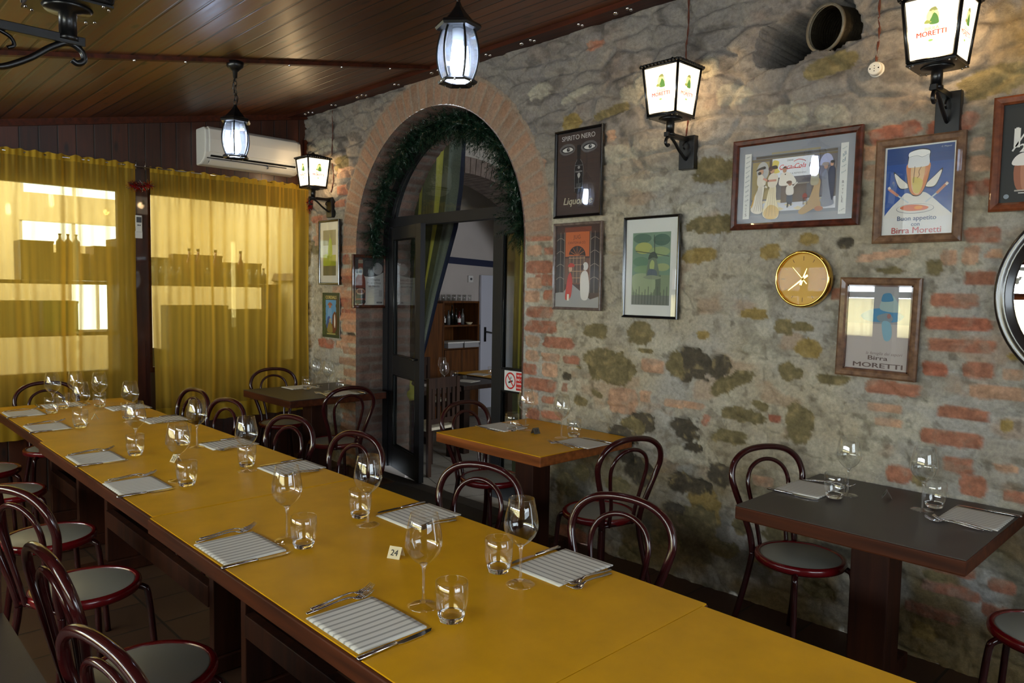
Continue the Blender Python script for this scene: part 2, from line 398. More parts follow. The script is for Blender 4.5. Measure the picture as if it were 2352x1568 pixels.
# ------------------------------------------------------------------ room dimensions
XW = 3.55                       # stone wall face
YC = 6.53                       # curtained wall face
AY, AR, AZ = 4.587, 1.043, 1.96  # arch centre, radius, springing
def ceil_z(x): return 3.25+0.19*(x-3.55)
PATCH = """O 2.139 1.983 0.159 0.048 0;Y 2.177 1.821 0.116 0.041 0;Y 1.81 1.819 0.055 0.035 0;Y 1.582 1.883 0.043 0.027 0;D 1.422 1.86 0.04 0.03 0;Y 1.884 1.511 0.081 0.027 0;O 1.717 1.458 0.046 0.045 0;O 1.635 1.455 0.055 0.021 0;L 1.875 1.679 0.068 0.074 0;D 2.048 1.222 0.078 0.058 35;O 1.961 1.16 0.125 0.04 25;D 2.245 1.222 0.116 0.085 0;Y 2.174 1.379 0.036 0.025 0;O 1.692 1.216 0.039 0.044 0;O 1.624 1.211 0.024 0.026 0;O 1.467 1.208 0.083 0.026 0;L 1.877 1.327 0.073 0.036 0;Y 1.594 1.353 0.062 0.044 0;O 1.928 0.979 0.124 0.042 0;O 1.816 1.039 0.049 0.021 -25;O 1.965 0.858 0.11 0.039 0;O 1.598 0.95 0.073 0.097 0;P 2.218 0.99 0.081 0.021 0;R 2.124 0.921 0.025 0.032 -25;R 1.735 0.982 0.035 0.018 0;O 1.04 1.743 0.034 0.033 0;O 1.235 1.722 0.062 0.016 0;L 1.121 1.744 0.05 0.038 0;P 0.905 1.786 0.032 0.039 0;P 0.821 1.787 0.033 0.019 0;B 0.868 1.689 0.058 0.031 0;B 0.96 1.594 0.099 0.032 0;R 0.936 1.495 0.126 0.032 0;B 0.918 1.404 0.133 0.03 0;R 1.018 1.296 0.051 0.03 0;B 0.853 1.304 0.059 0.035 0;P 0.727 1.298 0.037 0.024 0;Y 0.723 1.369 0.035 0.013 0;P 0.781 1.217 0.107 0.031 0;B 1.185 1.192 0.126 0.033 0;B 0.903 1.114 0.103 0.028 0;P 1.218 1.099 0.075 0.023 0;P 1.196 1.035 0.062 0.023 0;B 0.947 1.001 0.123 0.036 0;Y 0.743 1.08 0.025 0.03 0;B 1.444 1.611 0.042 0.029 0;B 0.869 1.866 0.069 0.033 0;P 1.257 1.791 0.125 0.018 8;P 0.986 1.779 0.033 0.034 0;R 1.234 2.335 0.11 0.037 6;R 1.006 2.334 0.101 0.035 6;P 1.329 2.251 0.027 0.034 0;P 1.326 2.169 0.027 0.034 0;P 0.902 2.239 0.027 0.03 0;P 0.892 2.16 0.043 0.033 0;R 0.89 2.065 0.046 0.034 0;O 2.111 2.253 0.134 0.07 0;O 1.548 2.694 0.132 0.042 8;L 1.503 2.451 0.068 0.042 0;D 2.224 2.801 0.047 0.017 0;O 0.878 2.494 0.13 0.059 8;L 2.054 2.648 0.093 0.052 0;L 1.754 2.49 0.098 0.057 0;D 1.135 2.616 0.035 0.019 0;L 2.171 2.798 0.053 0.053 0;B 3.416 1.966 0.123 0.032 0;B 3.322 1.868 0.054 0.028 0;P 3.461 1.876 0.07 0.038 0;B 3.411 1.765 0.136 0.044 0;B 3.362 1.679 0.095 0.042 0;P 3.471 1.572 0.068 0.041 0;B 3.311 1.584 0.055 0.034 0;B 3.403 1.467 0.136 0.04 0;B 3.387 1.371 0.149 0.042 0;P 3.465 1.27 0.068 0.041 0;B 3.228 1.275 0.142 0.038 0;P 3.46 1.172 0.068 0.041 0;P 3.3 1.175 0.081 0.029 0;B 3.112 1.17 0.074 0.028 0;B 3.485 1.082 0.069 0.041 0;P 3.3 1.088 0.068 0.048 0;B 3.39 0.983 0.15 0.043 0;B 3.169 0.987 0.025 0.03 0;P 3.466 0.886 0.069 0.045 0;B 3.308 0.893 0.06 0.024 0;B 3.45 0.779 0.068 0.041 0;B 3.279 0.792 0.094 0.029 0;P 3.462 1.659 0.068 0.039 0;O 2.933 1.374 0.095 0.047 0;O 2.587 1.382 0.091 0.07 0;L 3.155 1.372 0.077 0.047 0;O 2.8 1.132 0.196 0.093 -8;D 3.146 1.064 0.042 0.028 0;O 2.327 1.215 0.057 0.082 0;O 2.532 1.273 0.059 0.015 0;P 2.488 1.185 0.081 0.042 0;O 3.019 0.91 0.053 0.031 0;P 2.7 0.957 0.108 0.081 0;P 2.533 1.002 0.041 0.036 0;O 2.891 0.971 0.048 0.018 -20;P 2.338 0.983 0.069 0.025 0;D 2.589 0.832 0.099 0.056 0;D 2.672 0.758 0.108 0.039 -10;Y 3.144 2.661 0.075 0.047 0;P 2.829 2.538 0.035 0.036 0;B 3.408 2.392 0.032 0.077 0;B 2.97 3.1 0.071 0.028 0;O 2.878 2.682 0.134 0.026 8;L 2.697 2.762 0.095 0.05 0;L 3.089 2.84 0.131 0.027 8;L 3.402 2.914 0.092 0.047 0;L 2.826 2.434 0.166 0.052 0;L 2.525 2.218 0.12 0.037 0;L 2.496 2.799 0.128 0.048 0;D 2.051 0.642 0.065 0.057 0;D 2.127 0.522 0.063 0.048 0;Y 2.1 0.407 0.094 0.104 0;O 1.904 0.382 0.05 0.047 0;P 1.784 0.647 0.055 0.03 0;B 1.142 0.808 0.053 0.04 0;B 0.908 0.89 0.057 0.037 0;P 0.734 0.91 0.045 0.019 0;B 0.849 0.814 0.051 0.044 0;B 0.698 0.796 0.042 0.024 0;O 1.063 0.797 0.023 0.021 0;B 0.908 0.342 0.116 0.027 0;B 0.724 0.418 0.051 0.027 0;B 0.976 0.223 0.114 0.027 0;B 0.733 0.303 0.061 0.028 0;O 2.018 0.233 0.087 0.048 0;O 1.664 0.388 0.091 0.044 0;O 1.505 0.18 0.079 0.043 0;O 1.767 0.254 0.071 0.053 0;B 0.913 0.438 0.094 0.027 0;O 0.984 0.391 0.051 0.026 0;Y 1.013 0.138 0.052 0.039 0;D 1.599 0.633 0.044 0.036 0;D 2.281 0.841 0.081 0.063 0;O 2.608 0.823 0.082 0.045 -20;D 2.229 0.545 0.104 0.053 0;D 2.59 0.57 0.1 0.082 0;O 2.707 0.449 0.075 0.046 0;O 2.19 0.362 0.119 0.077 0;D 2.656 0.634 0.055 0.045 0;O 3.119 0.366 0.097 0.073 0;O 3.016 0.467 0.062 0.04 0;D 2.33 0.38 0.075 0.029 0;O 2.391 0.189 0.085 0.044 0;L 2.292 0.704 0.065 0.05 0;D 2.205 0.761 0.063 0.028 0;O 2.545 0.059 0.108 0.045 0;B 3.077 0.046 0.149 0.049 0;O 5.854 2.692 0.134 0.07 0;P 5.809 2.629 0.133 0.047 0;B 6.275 2.245 0.147 0.037 0;P 6.25 2.132 0.098 0.074 0;B 5.853 2.48 0.09 0.047 0;R 5.807 1.863 0.067 0.047 0;R 5.784 1.697 0.1 0.047 0;P 5.919 1.595 0.138 0.03 0;R 5.805 1.482 0.112 0.048 0;R 5.76 1.376 0.133 0.05 0;P 5.76 1.269 0.122 0.054 0;D 5.749 1.18 0.078 0.042 0;R 6.154 1.089 0.145 0.044 0;P 5.895 1.093 0.115 0.036 0;O 6.374 2 0.1 0.063 0;L 6.35 1.748 0.125 0.101 0;P 6.324 2.049 0.075 0.05 0;B 5.853 2.362 0.135 0.033 0;P 5.72 2.201 0.098 0.047 0;P 5.697 2.095 0.098 0.047 0;P 5.708 2.002 0.087 0.042 0;L 6.326 1.433 0.15 0.101 0;L 6.153 2.894 0.262 0.06 0"""
PC = {'O': (122, 110, 76), 'Y': (150, 128, 76), 'D': (84, 76, 62), 'B': (168, 114, 90), 'R': (168, 104, 80), 'P': (190, 152, 124), 'L': (184, 178, 158)}
HOLE = [(1.90, 2.85), (1.87, 2.93), (1.78, 2.965), (1.69, 2.985), (1.58, 3.03), (1.46, 3.06), (1.44, 2.97), (1.41, 2.86), (1.40, 2.79), (1.52, 2.765), (1.64, 2.765), (1.70, 2.735), (1.78, 2.73), (1.88, 2.745), (1.915, 2.79)]
def in_poly(Y, Z, poly):
    ins = np.zeros(Y.shape, bool); n = len(poly)
    for i in range(n):
        (y1, z1), (y2, z2) = poly[i], poly[(i+1) % n]
        if abs(z2-z1) < 1e-9: z2 += 1e-9
        c = ((z1 > Z) != (z2 > Z)) & (Y < (y2-y1)*(Z-z1)/(z2-z1)+y1)
        ins ^= c
    return ins
def stone_wall():
    ys = np.arange(-1.2, 6.56, 0.0092); zs = np.arange(0, 3.262, 0.0092)
    Y, Z = np.meshgrid(ys, zs, indexing='ij')
    wy = Y+0.05*(fbm(Y*6, Z*6, 3)-0.5); wz = Z+0.05*(fbm(Y*6, Z*6, 8)-0.5)
    # rubble relief under the mortar
    f1, f2, idv = cells(wy/0.29+0.12*np.sin(Z*9), wz/0.115, 11)
    rel = ss(0.02, 0.28, f2-f1); face = rel*(0.35+0.65*idv)
    big = fbm(Y*1.3, Z*1.3, 21); mid = fbm(Y*7, Z*7, 22); fine = fbm(Y*34, Z*34, 23, 3)
    d = 0.016*face + 0.026*(mid-0.5) + 0.016*(fine-0.5) + 0.008*(fbm(Y*16, Z*16, 24)-0.5)
    mort = lin((170, 167, 160)); warm = lin((182, 170, 144)); stone = lin((158, 148, 130))
    C = np.zeros(Y.shape+(3,))+np.array(mort)
    C = mixc(C, warm, np.clip(ss(0.40, 0.66, big)*0.8, 0, 1))
    C = mixc(C, stone, rel*ss(0.35, 0.9, idv)*0.45)
    up = ss(2.0, 2.7, Z+0.25*(big-0.5)); 
    ed = 1-ss(0.0, 0.10, f2-f1)
    ed2 = (1-ss(0.0, 0.06, f2-f1))*ss(0.35, 0.6, fbm(Y*3, Z*3, 25))
    C = mixc(C, lin((112, 106, 92)), ed2*0.55)  # shade in the crevices painted into the colour to deepen the relief
    C = mixc(C, lin((196, 190, 170)), ss(0.56, 0.72, fbm(Y*5.5, Z*7, 27))*0.55)
    C = mixc(C, lin((120, 112, 96)), ss(0.60, 0.74, fbm(Y*11, Z*11, 29))*0.45)
    C = mixc(C, lin((168, 128, 92)), ss(0.62, 0.74, fbm(Y*4.2, Z*6.5, 33))*0.40)
    C = mixc(C, lin((96, 88, 70)), ss(0.66, 0.76, fbm(Y*20, Z*20, 35, 3))*0.5)
    C = mixc(C, lin((104, 100, 94)), up*ed*0.55)  # crevice shade painted again across the upper wall
    C = mixc(C, lin((122, 114, 110)), up*0.72)  # light falling off towards the ceiling, painted as a darker, cooler tone
    C = mixc(C, lin((150, 142, 132)), up*ss(0.5, 0.64, fbm(Y*9, Z*13, 37))*0.6); C = mixc(C, lin((84, 76, 70)), up*ss(0.56, 0.70, fbm(Y*8, Z*14, 39))*0.6)
    d = d+up*0.012*rel
    # damp, dirty foot of the wall
    lowm = 1-ss(0.35, 0.95, Z+0.5*(fbm(Y*2.2, Z*2.2, 41)-0.5))
    C = mixc(C, lin((128, 108, 62)), lowm*ss(0.42, 0.62, fbm(Y*3.2, Z*3.2, 43))*0.85)
    C = mixc(C, lin((84, 80, 64)), lowm*ss(0.5, 0.7, fbm(Y*5, Z*5, 45))*0.7)
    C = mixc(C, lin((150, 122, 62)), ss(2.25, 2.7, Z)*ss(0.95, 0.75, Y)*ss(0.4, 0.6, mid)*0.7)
    # exposed stones and bricks
    for it in PATCH.split(';'):
        t, py, pz, hw, hh, rot = it.split(); py, pz, hw, hh, rot = map(float, (py, pz, hw, hh, rot))
        R = 1.6*max(hw, hh)
        i0, i1 = np.searchsorted(ys, [py-R, py+R]); j0, j1 = np.searchsorted(zs, [pz-R, pz+R])
        if i1-i0 < 2 or j1-j0 < 2: continue
        sy = Y[i0:i1, j0:j1]; sz = Z[i0:i1, j0:j1]; a = math.radians(rot)
        # seen from the room +y runs to the left
        u = -(sy-py); v = sz-pz
        uu = (u*math.cos(a)+v*math.sin(a))/hw; vv = (-u*math.sin(a)+v*math.cos(a))/hh
        brick = t in 'BRP'; e = 5.0 if brick else 2.6
        rr = (np.abs(uu)**e+np.abs(vv)**e)**(1/e)
        sd = int(abs(py*997+pz*131)) % 1000
        rr = rr+(0.75 if not brick else 0.20)*(fbm(sy*14, sz*16, sd)-0.5)+(0.40 if not brick else 0.20)*(fbm(sy*45, sz*45, sd+3)-0.5)
        if not brick: rr = rr+0.16*uu*(1 if sd % 2 else -1)+0.14*vv*(1 if sd % 3 else -1)
        m = 1-ss(0.93, 1.05, rr) if not brick else 1-ss(0.90, 1.03, rr)
        blot = fbm(sy*30, sz*30, sd+7); c0 = np.array(lin(PC[t]))
        tone = 0.62+0.75*blot+0.16*(h2(np.array([sd]), np.array([3]), 1)[0]-0.5)
        cc = c0[None, None, :]*tone[..., None]
        if t in 'OYD':
            cc = cc*(1-ss(0.6, 0.75, blot)[..., None]*0.4)+np.array(lin((170, 150, 104)))*ss(0.6, 0.75, blot)[..., None]*0.4
        if brick:
            dirt = ss(0.5, 0.68, fbm(sy*18, sz*18, sd+31))[..., None]*0.45
            cc = cc*(1-dirt)+np.array(lin((160, 146, 128)))*dirt
        if t == 'L': m = m*0.6
        C[i0:i1, j0:j1] = C[i0:i1, j0:j1]*(1-m[..., None])+cc*m[..., None]
        dd = {'O': -0.004, 'Y': 0.0, 'D': -0.010, 'B': 0.004, 'R': 0.006, 'P': 0.003, 'L': 0.012}[t]
        d[i0:i1, j0:j1] += m*(dd+0.010*(blot-0.5))
        rim = np.clip(1-np.abs(rr-1.0)/0.12, 0, 1)
        d[i0:i1, j0:j1] -= rim*0.004
    # brick ring of the arch
    ry = Y-AY; rz_ = Z-AZ; r = np.sqrt(ry**2+rz_**2); th = np.arctan2(rz_, ry)
    pier_r = (Z < AZ) & (Y < AY)
    ringw = 0.245+0.02*(fbm(th*9, r*0+1, 51)-0.5)
    ring = (Z >= AZ) & (r < AR+ringw)
    u = th*(AR+0.12)/0.098; fr = u-np.floor(u); bid = h2(np.floor(u), np.floor(u*0), 61)
    joint = np.minimum(fr, 1-fr)+0.10*(fbm(Y*40, Z*40, 63)-0.5)
    bm_ = ss(0.05, 0.16, joint)*ss(0.0, 0.02, AR+ringw-0.015-r+0.02*(fine-0.5))
    bc = np.array(lin((170, 128, 100)))[None, None, :]*(0.70+0.5*bid)[..., None]
    bc = bc*(1-0.3*(bid > 0.7)[..., None])+np.array(lin((140, 112, 96)))*0.3*(bid > 0.7)[..., None]
    tint = ss(0.3, 0.7, fbm(Y*12, Z*12, 65))[..., None]
    bc = bc*(1-0.4*tint)+np.array(lin((158, 142, 124)))*0.4*tint
    k = (ring*bm_)[..., None]*0.85
    C = np.where(ring[..., None], np.array(lin((156, 138, 120)))*1.0, C); C = C*(1-k)+bc*k
    d = np.where(ring, 0.010+0.006*bm_+0.004*(fine-0.5), d)
    # left brick pier beside the arch
    pier = (Z < AZ+0.02) & (Y > AY+AR-0.01) & (Y < AY+AR+0.22+0.06*((np.floor(Z/0.1) % 2)))
    fz = Z/0.1-np.floor(Z/0.1); pid = h2(np.floor(Z/0.1), np.floor(Z*0), 71)
    pb = ss(0.10, 0.22, np.minimum(fz, 1-fz)+0.12*(fbm(Y*30, Z*30, 73)-0.5))*pier*ss(0.1, 0.3, fbm(Y*14, Z*14, 75))
    pcol = np.array(lin((186, 134, 100)))[None, None, :]*(0.65+0.6*pid)[..., None]
    C = C*(1-0.8*pb[..., None])+pcol*0.8*pb[..., None]; d = d+0.004*pb
    X = XW-d
    # ragged hole with depth
    wyh = Y+0.03*(fbm(Y*18, Z*18, 81)-0.5); wzh = Z+0.03*(fbm(Y*18, Z*18, 83)-0.5)
    ins = in_poly(wyh, wzh, HOLE)
    X = np.where(ins, XW+0.46, X); C = np.where(ins[..., None], np.array(lin((30, 27, 24))), C)  # shade inside the hole painted in as a near-black colour
    # arch opening
    yc = (Y[:-1, :-1]+Y[1:, 1:])/2; zc = (Z[:-1, :-1]+Z[1:, 1:])/2
    inside = (np.abs(yc-AY) < AR) & ((zc < AZ) | ((yc-AY)**2+(zc-AZ)**2 < AR**2))
    vin = (np.abs(Y-AY) < AR) & ((Z < AZ) | ((Y-AY)**2+(Z-AZ)**2 < AR**2))
    lowv = vin & (Z < AZ); upv = vin & (Z >= AZ)
    Y = np.where(lowv, AY+AR*np.sign(Y-AY+1e-9), Y)
    rr = np.maximum(r, 1e-6); Y2 = AY+(Y-AY)*AR/rr; Z2 = AZ+(Z-AZ)*AR/rr
    Y = np.where(upv, Y2, Y); Z = np.where(upv, Z2, Z)
    X = np.where(vin, XW-0.010, X)
    Z = np.minimum(Z, 3.262)
    mat = attr_mat('stone_masonry', 0.92, bump=0.75, bscale=70, nvar=0.22, nscale=55)
    o = grid_mesh('wall_right', X, Y, Z, C, ~inside, mat)
    struct(o); return o, mat
wall, MAS = stone_wall()

def reveal():
    # inside faces of the arch: left jamb up, soffit over, right jamb down
    L1 = AZ; LA = PI*AR; S = np.arange(0, 2*L1+LA+0.001, 0.015); D = np.linspace(-0.020, 0.56, 36)
    s, dd = np.meshgrid(S, D, indexing='ij')
    rowid = np.floor(s/0.078); fr = s/0.078-rowid
    off = (rowid % 2)*0.13; cu = (dd+off)/0.26; cf = cu-np.floor(cu); bid = h2(rowid, np.floor(cu), 91)
    nz = fbm(s*14, dd*14, 93); fi = fbm(s*50, dd*50, 95, 3)
    jm = ss(0.08, 0.2, np.minimum(fr, 1-fr)+0.12*(nz-0.5))*ss(0.02, 0.07, np.minimum(cf, 1-cf)+0.03*(fi-0.5))
    bump = 0.008*jm+0.010*(nz-0.5)+0.005*(fi-0.5); bump = np.maximum(bump, 0.0)*ss(0, 0.03, dd+0.012)+0.004
    base = np.array(lin((126, 98, 86)))[None, None, :]*(0.6+0.6*bid)[..., None]*(0.7+0.6*nz)[..., None]
    C = np.array(lin((118, 106, 98)))*(1-jm[..., None])+base*jm[..., None]
    sa = np.clip((s-L1)/AR, 0, PI); R = AR-bump
    yy = AY+R*np.cos(sa); zz = AZ+R*np.sin(sa)
    zz = np.where(s < L1, s, zz); zz = np.where(s > L1+LA, 2*L1+LA-s, zz)
    yy = np.where(s < L1, AY+AR-bump, yy); yy = np.where(s > L1+LA, AY-AR+bump, yy)
    o = grid_mesh('wall_arch_reveal', XW+dd, yy, zz, C, np.ones((len(S)-1, len(D)-1), bool), MAS, flip=True)
    struct(o)
reveal()

# floor (dark terracotta tiles), slate threshold, pale tiles of the inner room
def tile_mat(name, c1, c2, size, jc, rough, rot=0.0, gap=0.02):
    m, n, N, L = nt(name)
    p = N.new('ShaderNodeBsdfPrincipled'); out(n, p.outputs[0]); p.inputs['Roughness'].default_value = rough
    tc = N.new('ShaderNodeTexCoord'); mp = N.new('ShaderNodeMapping'); mp.inputs['Rotation'].default_value = (0, 0, rot); L.new(tc.outputs['Object'], mp.inputs[0])
    b = N.new('ShaderNodeTexBrick'); b.offset = 0; b.inputs['Scale'].default_value = 1.0; b.inputs['Brick Width'].default_value = size; b.inputs['Row Height'].default_value = size
    b.inputs['Mortar Size'].default_value = gap*size; b.inputs['Color1'].default_value = (*lin(c1), 1); b.inputs['Color2'].default_value = (*lin(c2), 1); b.inputs['Mortar'].default_value = (*lin(jc), 1)
    L.new(mp.outputs[0], b.inputs['Vector'])
    nz = N.new('ShaderNodeTexNoise'); nz.inputs['Scale'].default_value = 6; nz.inputs['Detail'].default_value = 6; L.new(tc.outputs['Object'], nz.inputs['Vector'])
    mr = N.new('ShaderNodeMapRange'); mr.inputs[3].default_value = 0.75; mr.inputs[4].default_value = 1.25; L.new(nz.outputs['Fac'], mr.inputs[0])
    v = N.new('ShaderNodeVectorMath'); v.operation = 'SCALE'; L.new(b.outputs['Color'], v.inputs[0]); L.new(mr.outputs[0], v.inputs['Scale']); L.new(v.outputs[0], p.inputs['Base Color'])
    bp = N.new('ShaderNodeBump'); bp.inputs['Strength'].default_value = 0.3; bp.inputs['Distance'].default_value = 0.003; bp.invert = True
    L.new(b.outputs['Fac'], bp.inputs['Height']); L.new(bp.outputs[0], p.inputs['Normal'])
    return m
XL, YF = -2.2, -2.2     # left wall and wall behind the camera
m = MB(); m.b2((XL-0.1, YF-0.1, -0.1), (XW, YC, 0)); struct(m.build('floor', tile_mat('terracotta', (76, 52, 34), (60, 40, 27), 0.3, (38, 30, 22), 0.55)))
m = MB(); m.b2((XW-0.012, AY-AR, -0.1), (XW+0.12, AY+AR, 0.004)); struct(m.build('floor_threshold', pbr('slate', (66, 64, 62), 0.5, var=0.1, bump=0.1)))
FI = -0.17
m = MB(); m.b2((XW+0.115, 0.5, -0.3), (9.0, 9.0, FI)); struct(m.build('floor_inner', tile_mat('pale_tiles', (150, 146, 134), (142, 138, 128), 0.42, (70, 66, 60), 0.45, rot=0.35, gap=0.012)))
m = MB(); m.b2((-2.2, YC+0.1, -0.1), (XW+0.1, 9.2, 0)); struct(m.build('floor_passage', tile_mat('passage_tiles', (120, 104, 84), (110, 96, 78), 0.4, (80, 70, 60), 0.6)))
m = MB(); m.b2((3.05, AY-AR+0.12, 0.0), (XW-0.02, AY+AR-0.62, 0.006)); tag(m.build('door_mat', pbr('rubber_mat', (58, 57, 56), 0.8, bump=0.4, bscale=200)), 'dark grey rubber mat lying in the arched doorway', 'doormat')

# ceiling: sloping varnished boards
m = MB(); x0, x1 = XL-0.1, XW+0.02
m.add([(x0, YF-0.1, ceil_z(x0)), (x1, YF-0.1, ceil_z(x1)), (x1, YC+0.05, ceil_z(x1)), (x0, YC+0.05, ceil_z(x0)),
       (x0, YF-0.1, ceil_z(x0)+0.1), (x1, YF-0.1, ceil_z(x1)+0.1), (x1, YC+0.05, ceil_z(x1)+0.1), (x0, YC+0.05, ceil_z(x0)+0.1)],
      [(0, 3, 2, 1), (4, 5, 6, 7), (0, 1, 5, 4), (2, 3, 7, 6), (0, 4, 7, 3), (1, 2, 6, 5)])
CEIL = plank('ceiling_boards', (52, 25, 10), (112, 63, 28), 0.118, 0, rough=0.37, coat=0.08, gap=0.085, gapc=0.05)
struct(m.build('ceiling', CEIL))
DKW = wood('dark_trim', (44, 18, 9), (84, 36, 17), 1, 0.55, 0.05)
# batten across the ceiling and the board along the stone wall
def sloped(name, xa, xb, ya, yb, th, mat):
    m = MB(); v = []
    for x in (xa, xb):
        for y in (ya, yb):
            for dz in (0.004, -th): v.append((x, y, ceil_z(x)+dz))
    m.add(v, [(0, 1, 3, 2), (4, 6, 7, 5), (0, 4, 5, 1), (2, 3, 7, 6), (0, 2, 6, 4), (1, 5, 7, 3)])
    return m.build(name, mat)
struct(sloped('trim_1', XL, 3.40, 4.335, 4.375, 0.022, DKW))
struct(sloped('trim_2', 3.33, XW+0.01, -1.2, YC, 0.030, DKW))
struct(sloped('trim_3', XL, XW, YC-0.03, YC, 0.05, DKW))
# bolts under the board along the stone wall
CH = M['steel']
def bolt(x, y, lab, grp, r=0.011):
    m = MB(); z = ceil_z(x)-(0.030 if x > 3.34 else 0.022)
    m.lathe([(0, -0.010), (r*0.6, -0.010), (r, -0.005), (r, 0.002)], 10, (x, y, z))
    return tag(m.build('bolt', CH), lab, 'bolt', grp)
WHERE = ('above the middle wall lantern', 'above the black eyes poster', 'over the right flank of the arch', 'just right of the arch top', 'where the batten meets the board',
         'just left of the arch top', 'over the left flank of the arch', 'above the farthest wall lantern', 'nearest the far corner')
for k, yy in enumerate((2.62, 2.98, 3.38, 3.80, 4.32, 4.86, 5.32, 5.80, 6.2)):
    for q, xo in enumerate((3.39, 3.435)):
        bolt(xo, yy+0.01*q, ('upper' if q == 0 else 'lower')+' small chrome bolt of the pair '+WHERE[k], 'bolts in the dark board along the stone wall')
    if k % 2 == 0: bolt(3.41, yy+0.10, 'larger single chrome bolt beside the pair '+WHERE[k], 'bolts in the dark board along the stone wall', 0.015)
for xx, wl in ((1.35, 'far left of'), (1.62, 'just left of'), (2.25, 'just right of'), (2.62, 'midway between arch and'), (3.0, 'farthest right of')): bolt(xx, 4.355, 'small metal clip on the ceiling batten, '+wl+' the hanging lantern', 'clips on the ceiling batten', 0.008)

# curtained wall: boards above, sill wall below, dark posts, two windows
BW = plank('wall_boards', (38, 17, 9), (74, 35, 19), 0.125, 0, rough=0.45, coat=0.3, gap=0.05, seed=0.03)
m = MB()
m.b2((XL, YC, 2.40), (XW, YC+0.10, 3.30)); m.b2((XL, YC, 0), (XW, YC+0.10, 0.87))
m.b2((1.93, YC, 0.87), (2.09, YC+0.10, 2.40)); m.b2((3.49, YC, 0.87), (XW, YC+0.10, 2.40)); m.b2((XL, YC, 0.87), (0.05, YC+0.10, 2.40))
o = m.build('wall_back', BW)
struct(o)
m = MB(); m.b2((1.915, YC-0.07, 0.0), (2.085, YC-0.002, 2.42)); m.b2((1.955, YC-0.082, 0.4), (2.045, YC-0.07, 2.40))
struct(m.build('trim_4', wood('post_wood', (44, 18, 10), (72, 34, 20), 2, 0.3, 0.5)))
m = MB(); m.b2((3.505, YC-0.04, 0.0), (3.54, YC, 3.0)); struct(m.build('trim_5', wood('post_wood2', (44, 18, 10), (72, 34, 20), 2, 0.3, 0.5)))
def window(name, xa, xb):
    m = MB(); t = 0.045
    m.b2((xa, YC+0.02, 0.87), (xa+t, YC+0.08, 2.40)); m.b2((xb-t, YC+0.02, 0.87), (xb, YC+0.08, 2.40))
    m.b2((xa+t, YC+0.02, 0.87), (xb-t, YC+0.08, 0.87+t)); m.b2((xa+t, YC+0.02, 2.40-t), (xb-t, YC+0.08, 2.40))
    r = m.build(name, DKW); struct(r)
    g = MB(); g.b2((xa+t, YC+0.045, 0.87+t), (xb-t, YC+0.051, 2.40-t)); g.build('pane', M['winpane'], r)
window('window_1', 2.09, 3.49); window('window_2', 0.05, 1.93)

# passage behind the curtains
PW = pbr('passage_plaster', (226, 212, 176), 0.9, var=0.04)
m = MB(); yb = 9.1
wins = [(1.70, 2.68, 2.03, 2.20), (1.72, 2.68, 1.78, 1.98)]
openings = [(1.70, 2.70, 2.55, 2.66), (1.68, 2.69, 2.02, 2.26), (2.12, 2.69, 1.10, 1.66)]
# wall with three openings built as strips
def wall_with(m, xa, xb, za, zb, y0, y1, ops):
    zs = sorted(set([za, zb]+[q for o_ in ops for q in o_[2:]]))
    for z0, z1 in zip(zs[:-1], zs[1:]):
        row = sorted([o_ for o_ in ops if o_[2] <= z0+1e-6 and o_[3] >= z1-1e-6]); x = xa
        for o_ in row:
            if o_[0] > x: m.b2((x, y0, z0), (o_[0], y1, z1))
            x = o_[1]
        if x < xb: m.b2((x, y0, z0), (xb, y1, z1))
ops2 = openings+[(0.3, 1.3, 1.0, 2.2)]
wall_with(m, -2.2, XW+0.35, 0, 3.4, yb, yb+0.12, ops2)
m.b2((XW+0.02, YC+0.1, 0), (XW+0.12, yb, 3.4)); m.b2((-2.3, YC+0.1, 0), (-2.2, yb, 3.4)); m.b2((-2.2, YC+0.1, 3.4), (XW+0.4, yb+0.1, 3.5))
struct(m.build('wall_passage', PW))
m = MB()
for (a, b, c, d_) in ops2:
    m.b2((a, yb+0.03, c), (b, yb+0.035, d_))
g = m.build('window_3', M['winpane']); struct(g)
m = MB()
for (a, b, c, d_) in ops2:
    for xx in (a+0.015, (a+b)/2, b-0.015): m.b2((xx-0.015, yb+0.02, c), (xx+0.015, yb+0.06, d_))
m.build('window_frame', M['white'], g)

# left wall with a long band of windows; wall behind the camera
LWP = pbr('left_wall', (120, 96, 64), 0.85, var=0.05)
m = MB(); zt = ceil_z(XL)+0.02
wy0, wy1, wz0, wz1 = -0.8, 6.2, 1.10, 2.02
m.b2((XL-0.1, YF-0.1, 0), (XL, YC+0.1, wz0)); m.b2((XL-0.1, YF-0.1, wz1), (XL, YC+0.1, zt)); m.b2((XL-0.1, YF-0.1, wz0), (XL, wy0, wz1)); m.b2((XL-0.1, wy1, wz0), (XL, YC+0.1, wz1))
struct(m.build('wall_left', LWP))
m = MB()
n_ = 7; w_ = (wy1-wy0)/n_
for k in range(n_+1):
    y = wy0+k*w_; m.b2((XL-0.07, y-0.035, wz0), (XL+0.01, y+0.035, wz1))
m.b2((XL-0.07, wy0, wz0), (XL+0.01, wy1, wz0+0.05)); m.b2((XL-0.07, wy0, 1.60), (XL+0.01, wy1, 1.67)); m.b2((XL-0.07, wy0, wz1-0.05), (XL+0.01, wy1, wz1))
g = m.build('window_4', DKW); struct(g)
m = MB(); m.b2((XL-0.04, wy0, wz0), (XL-0.034, wy1, wz1)); m.build('pane', M['winpane'], g)
HCM = sheer('half_curtain_cloth', (236, 214, 150), 0.10)
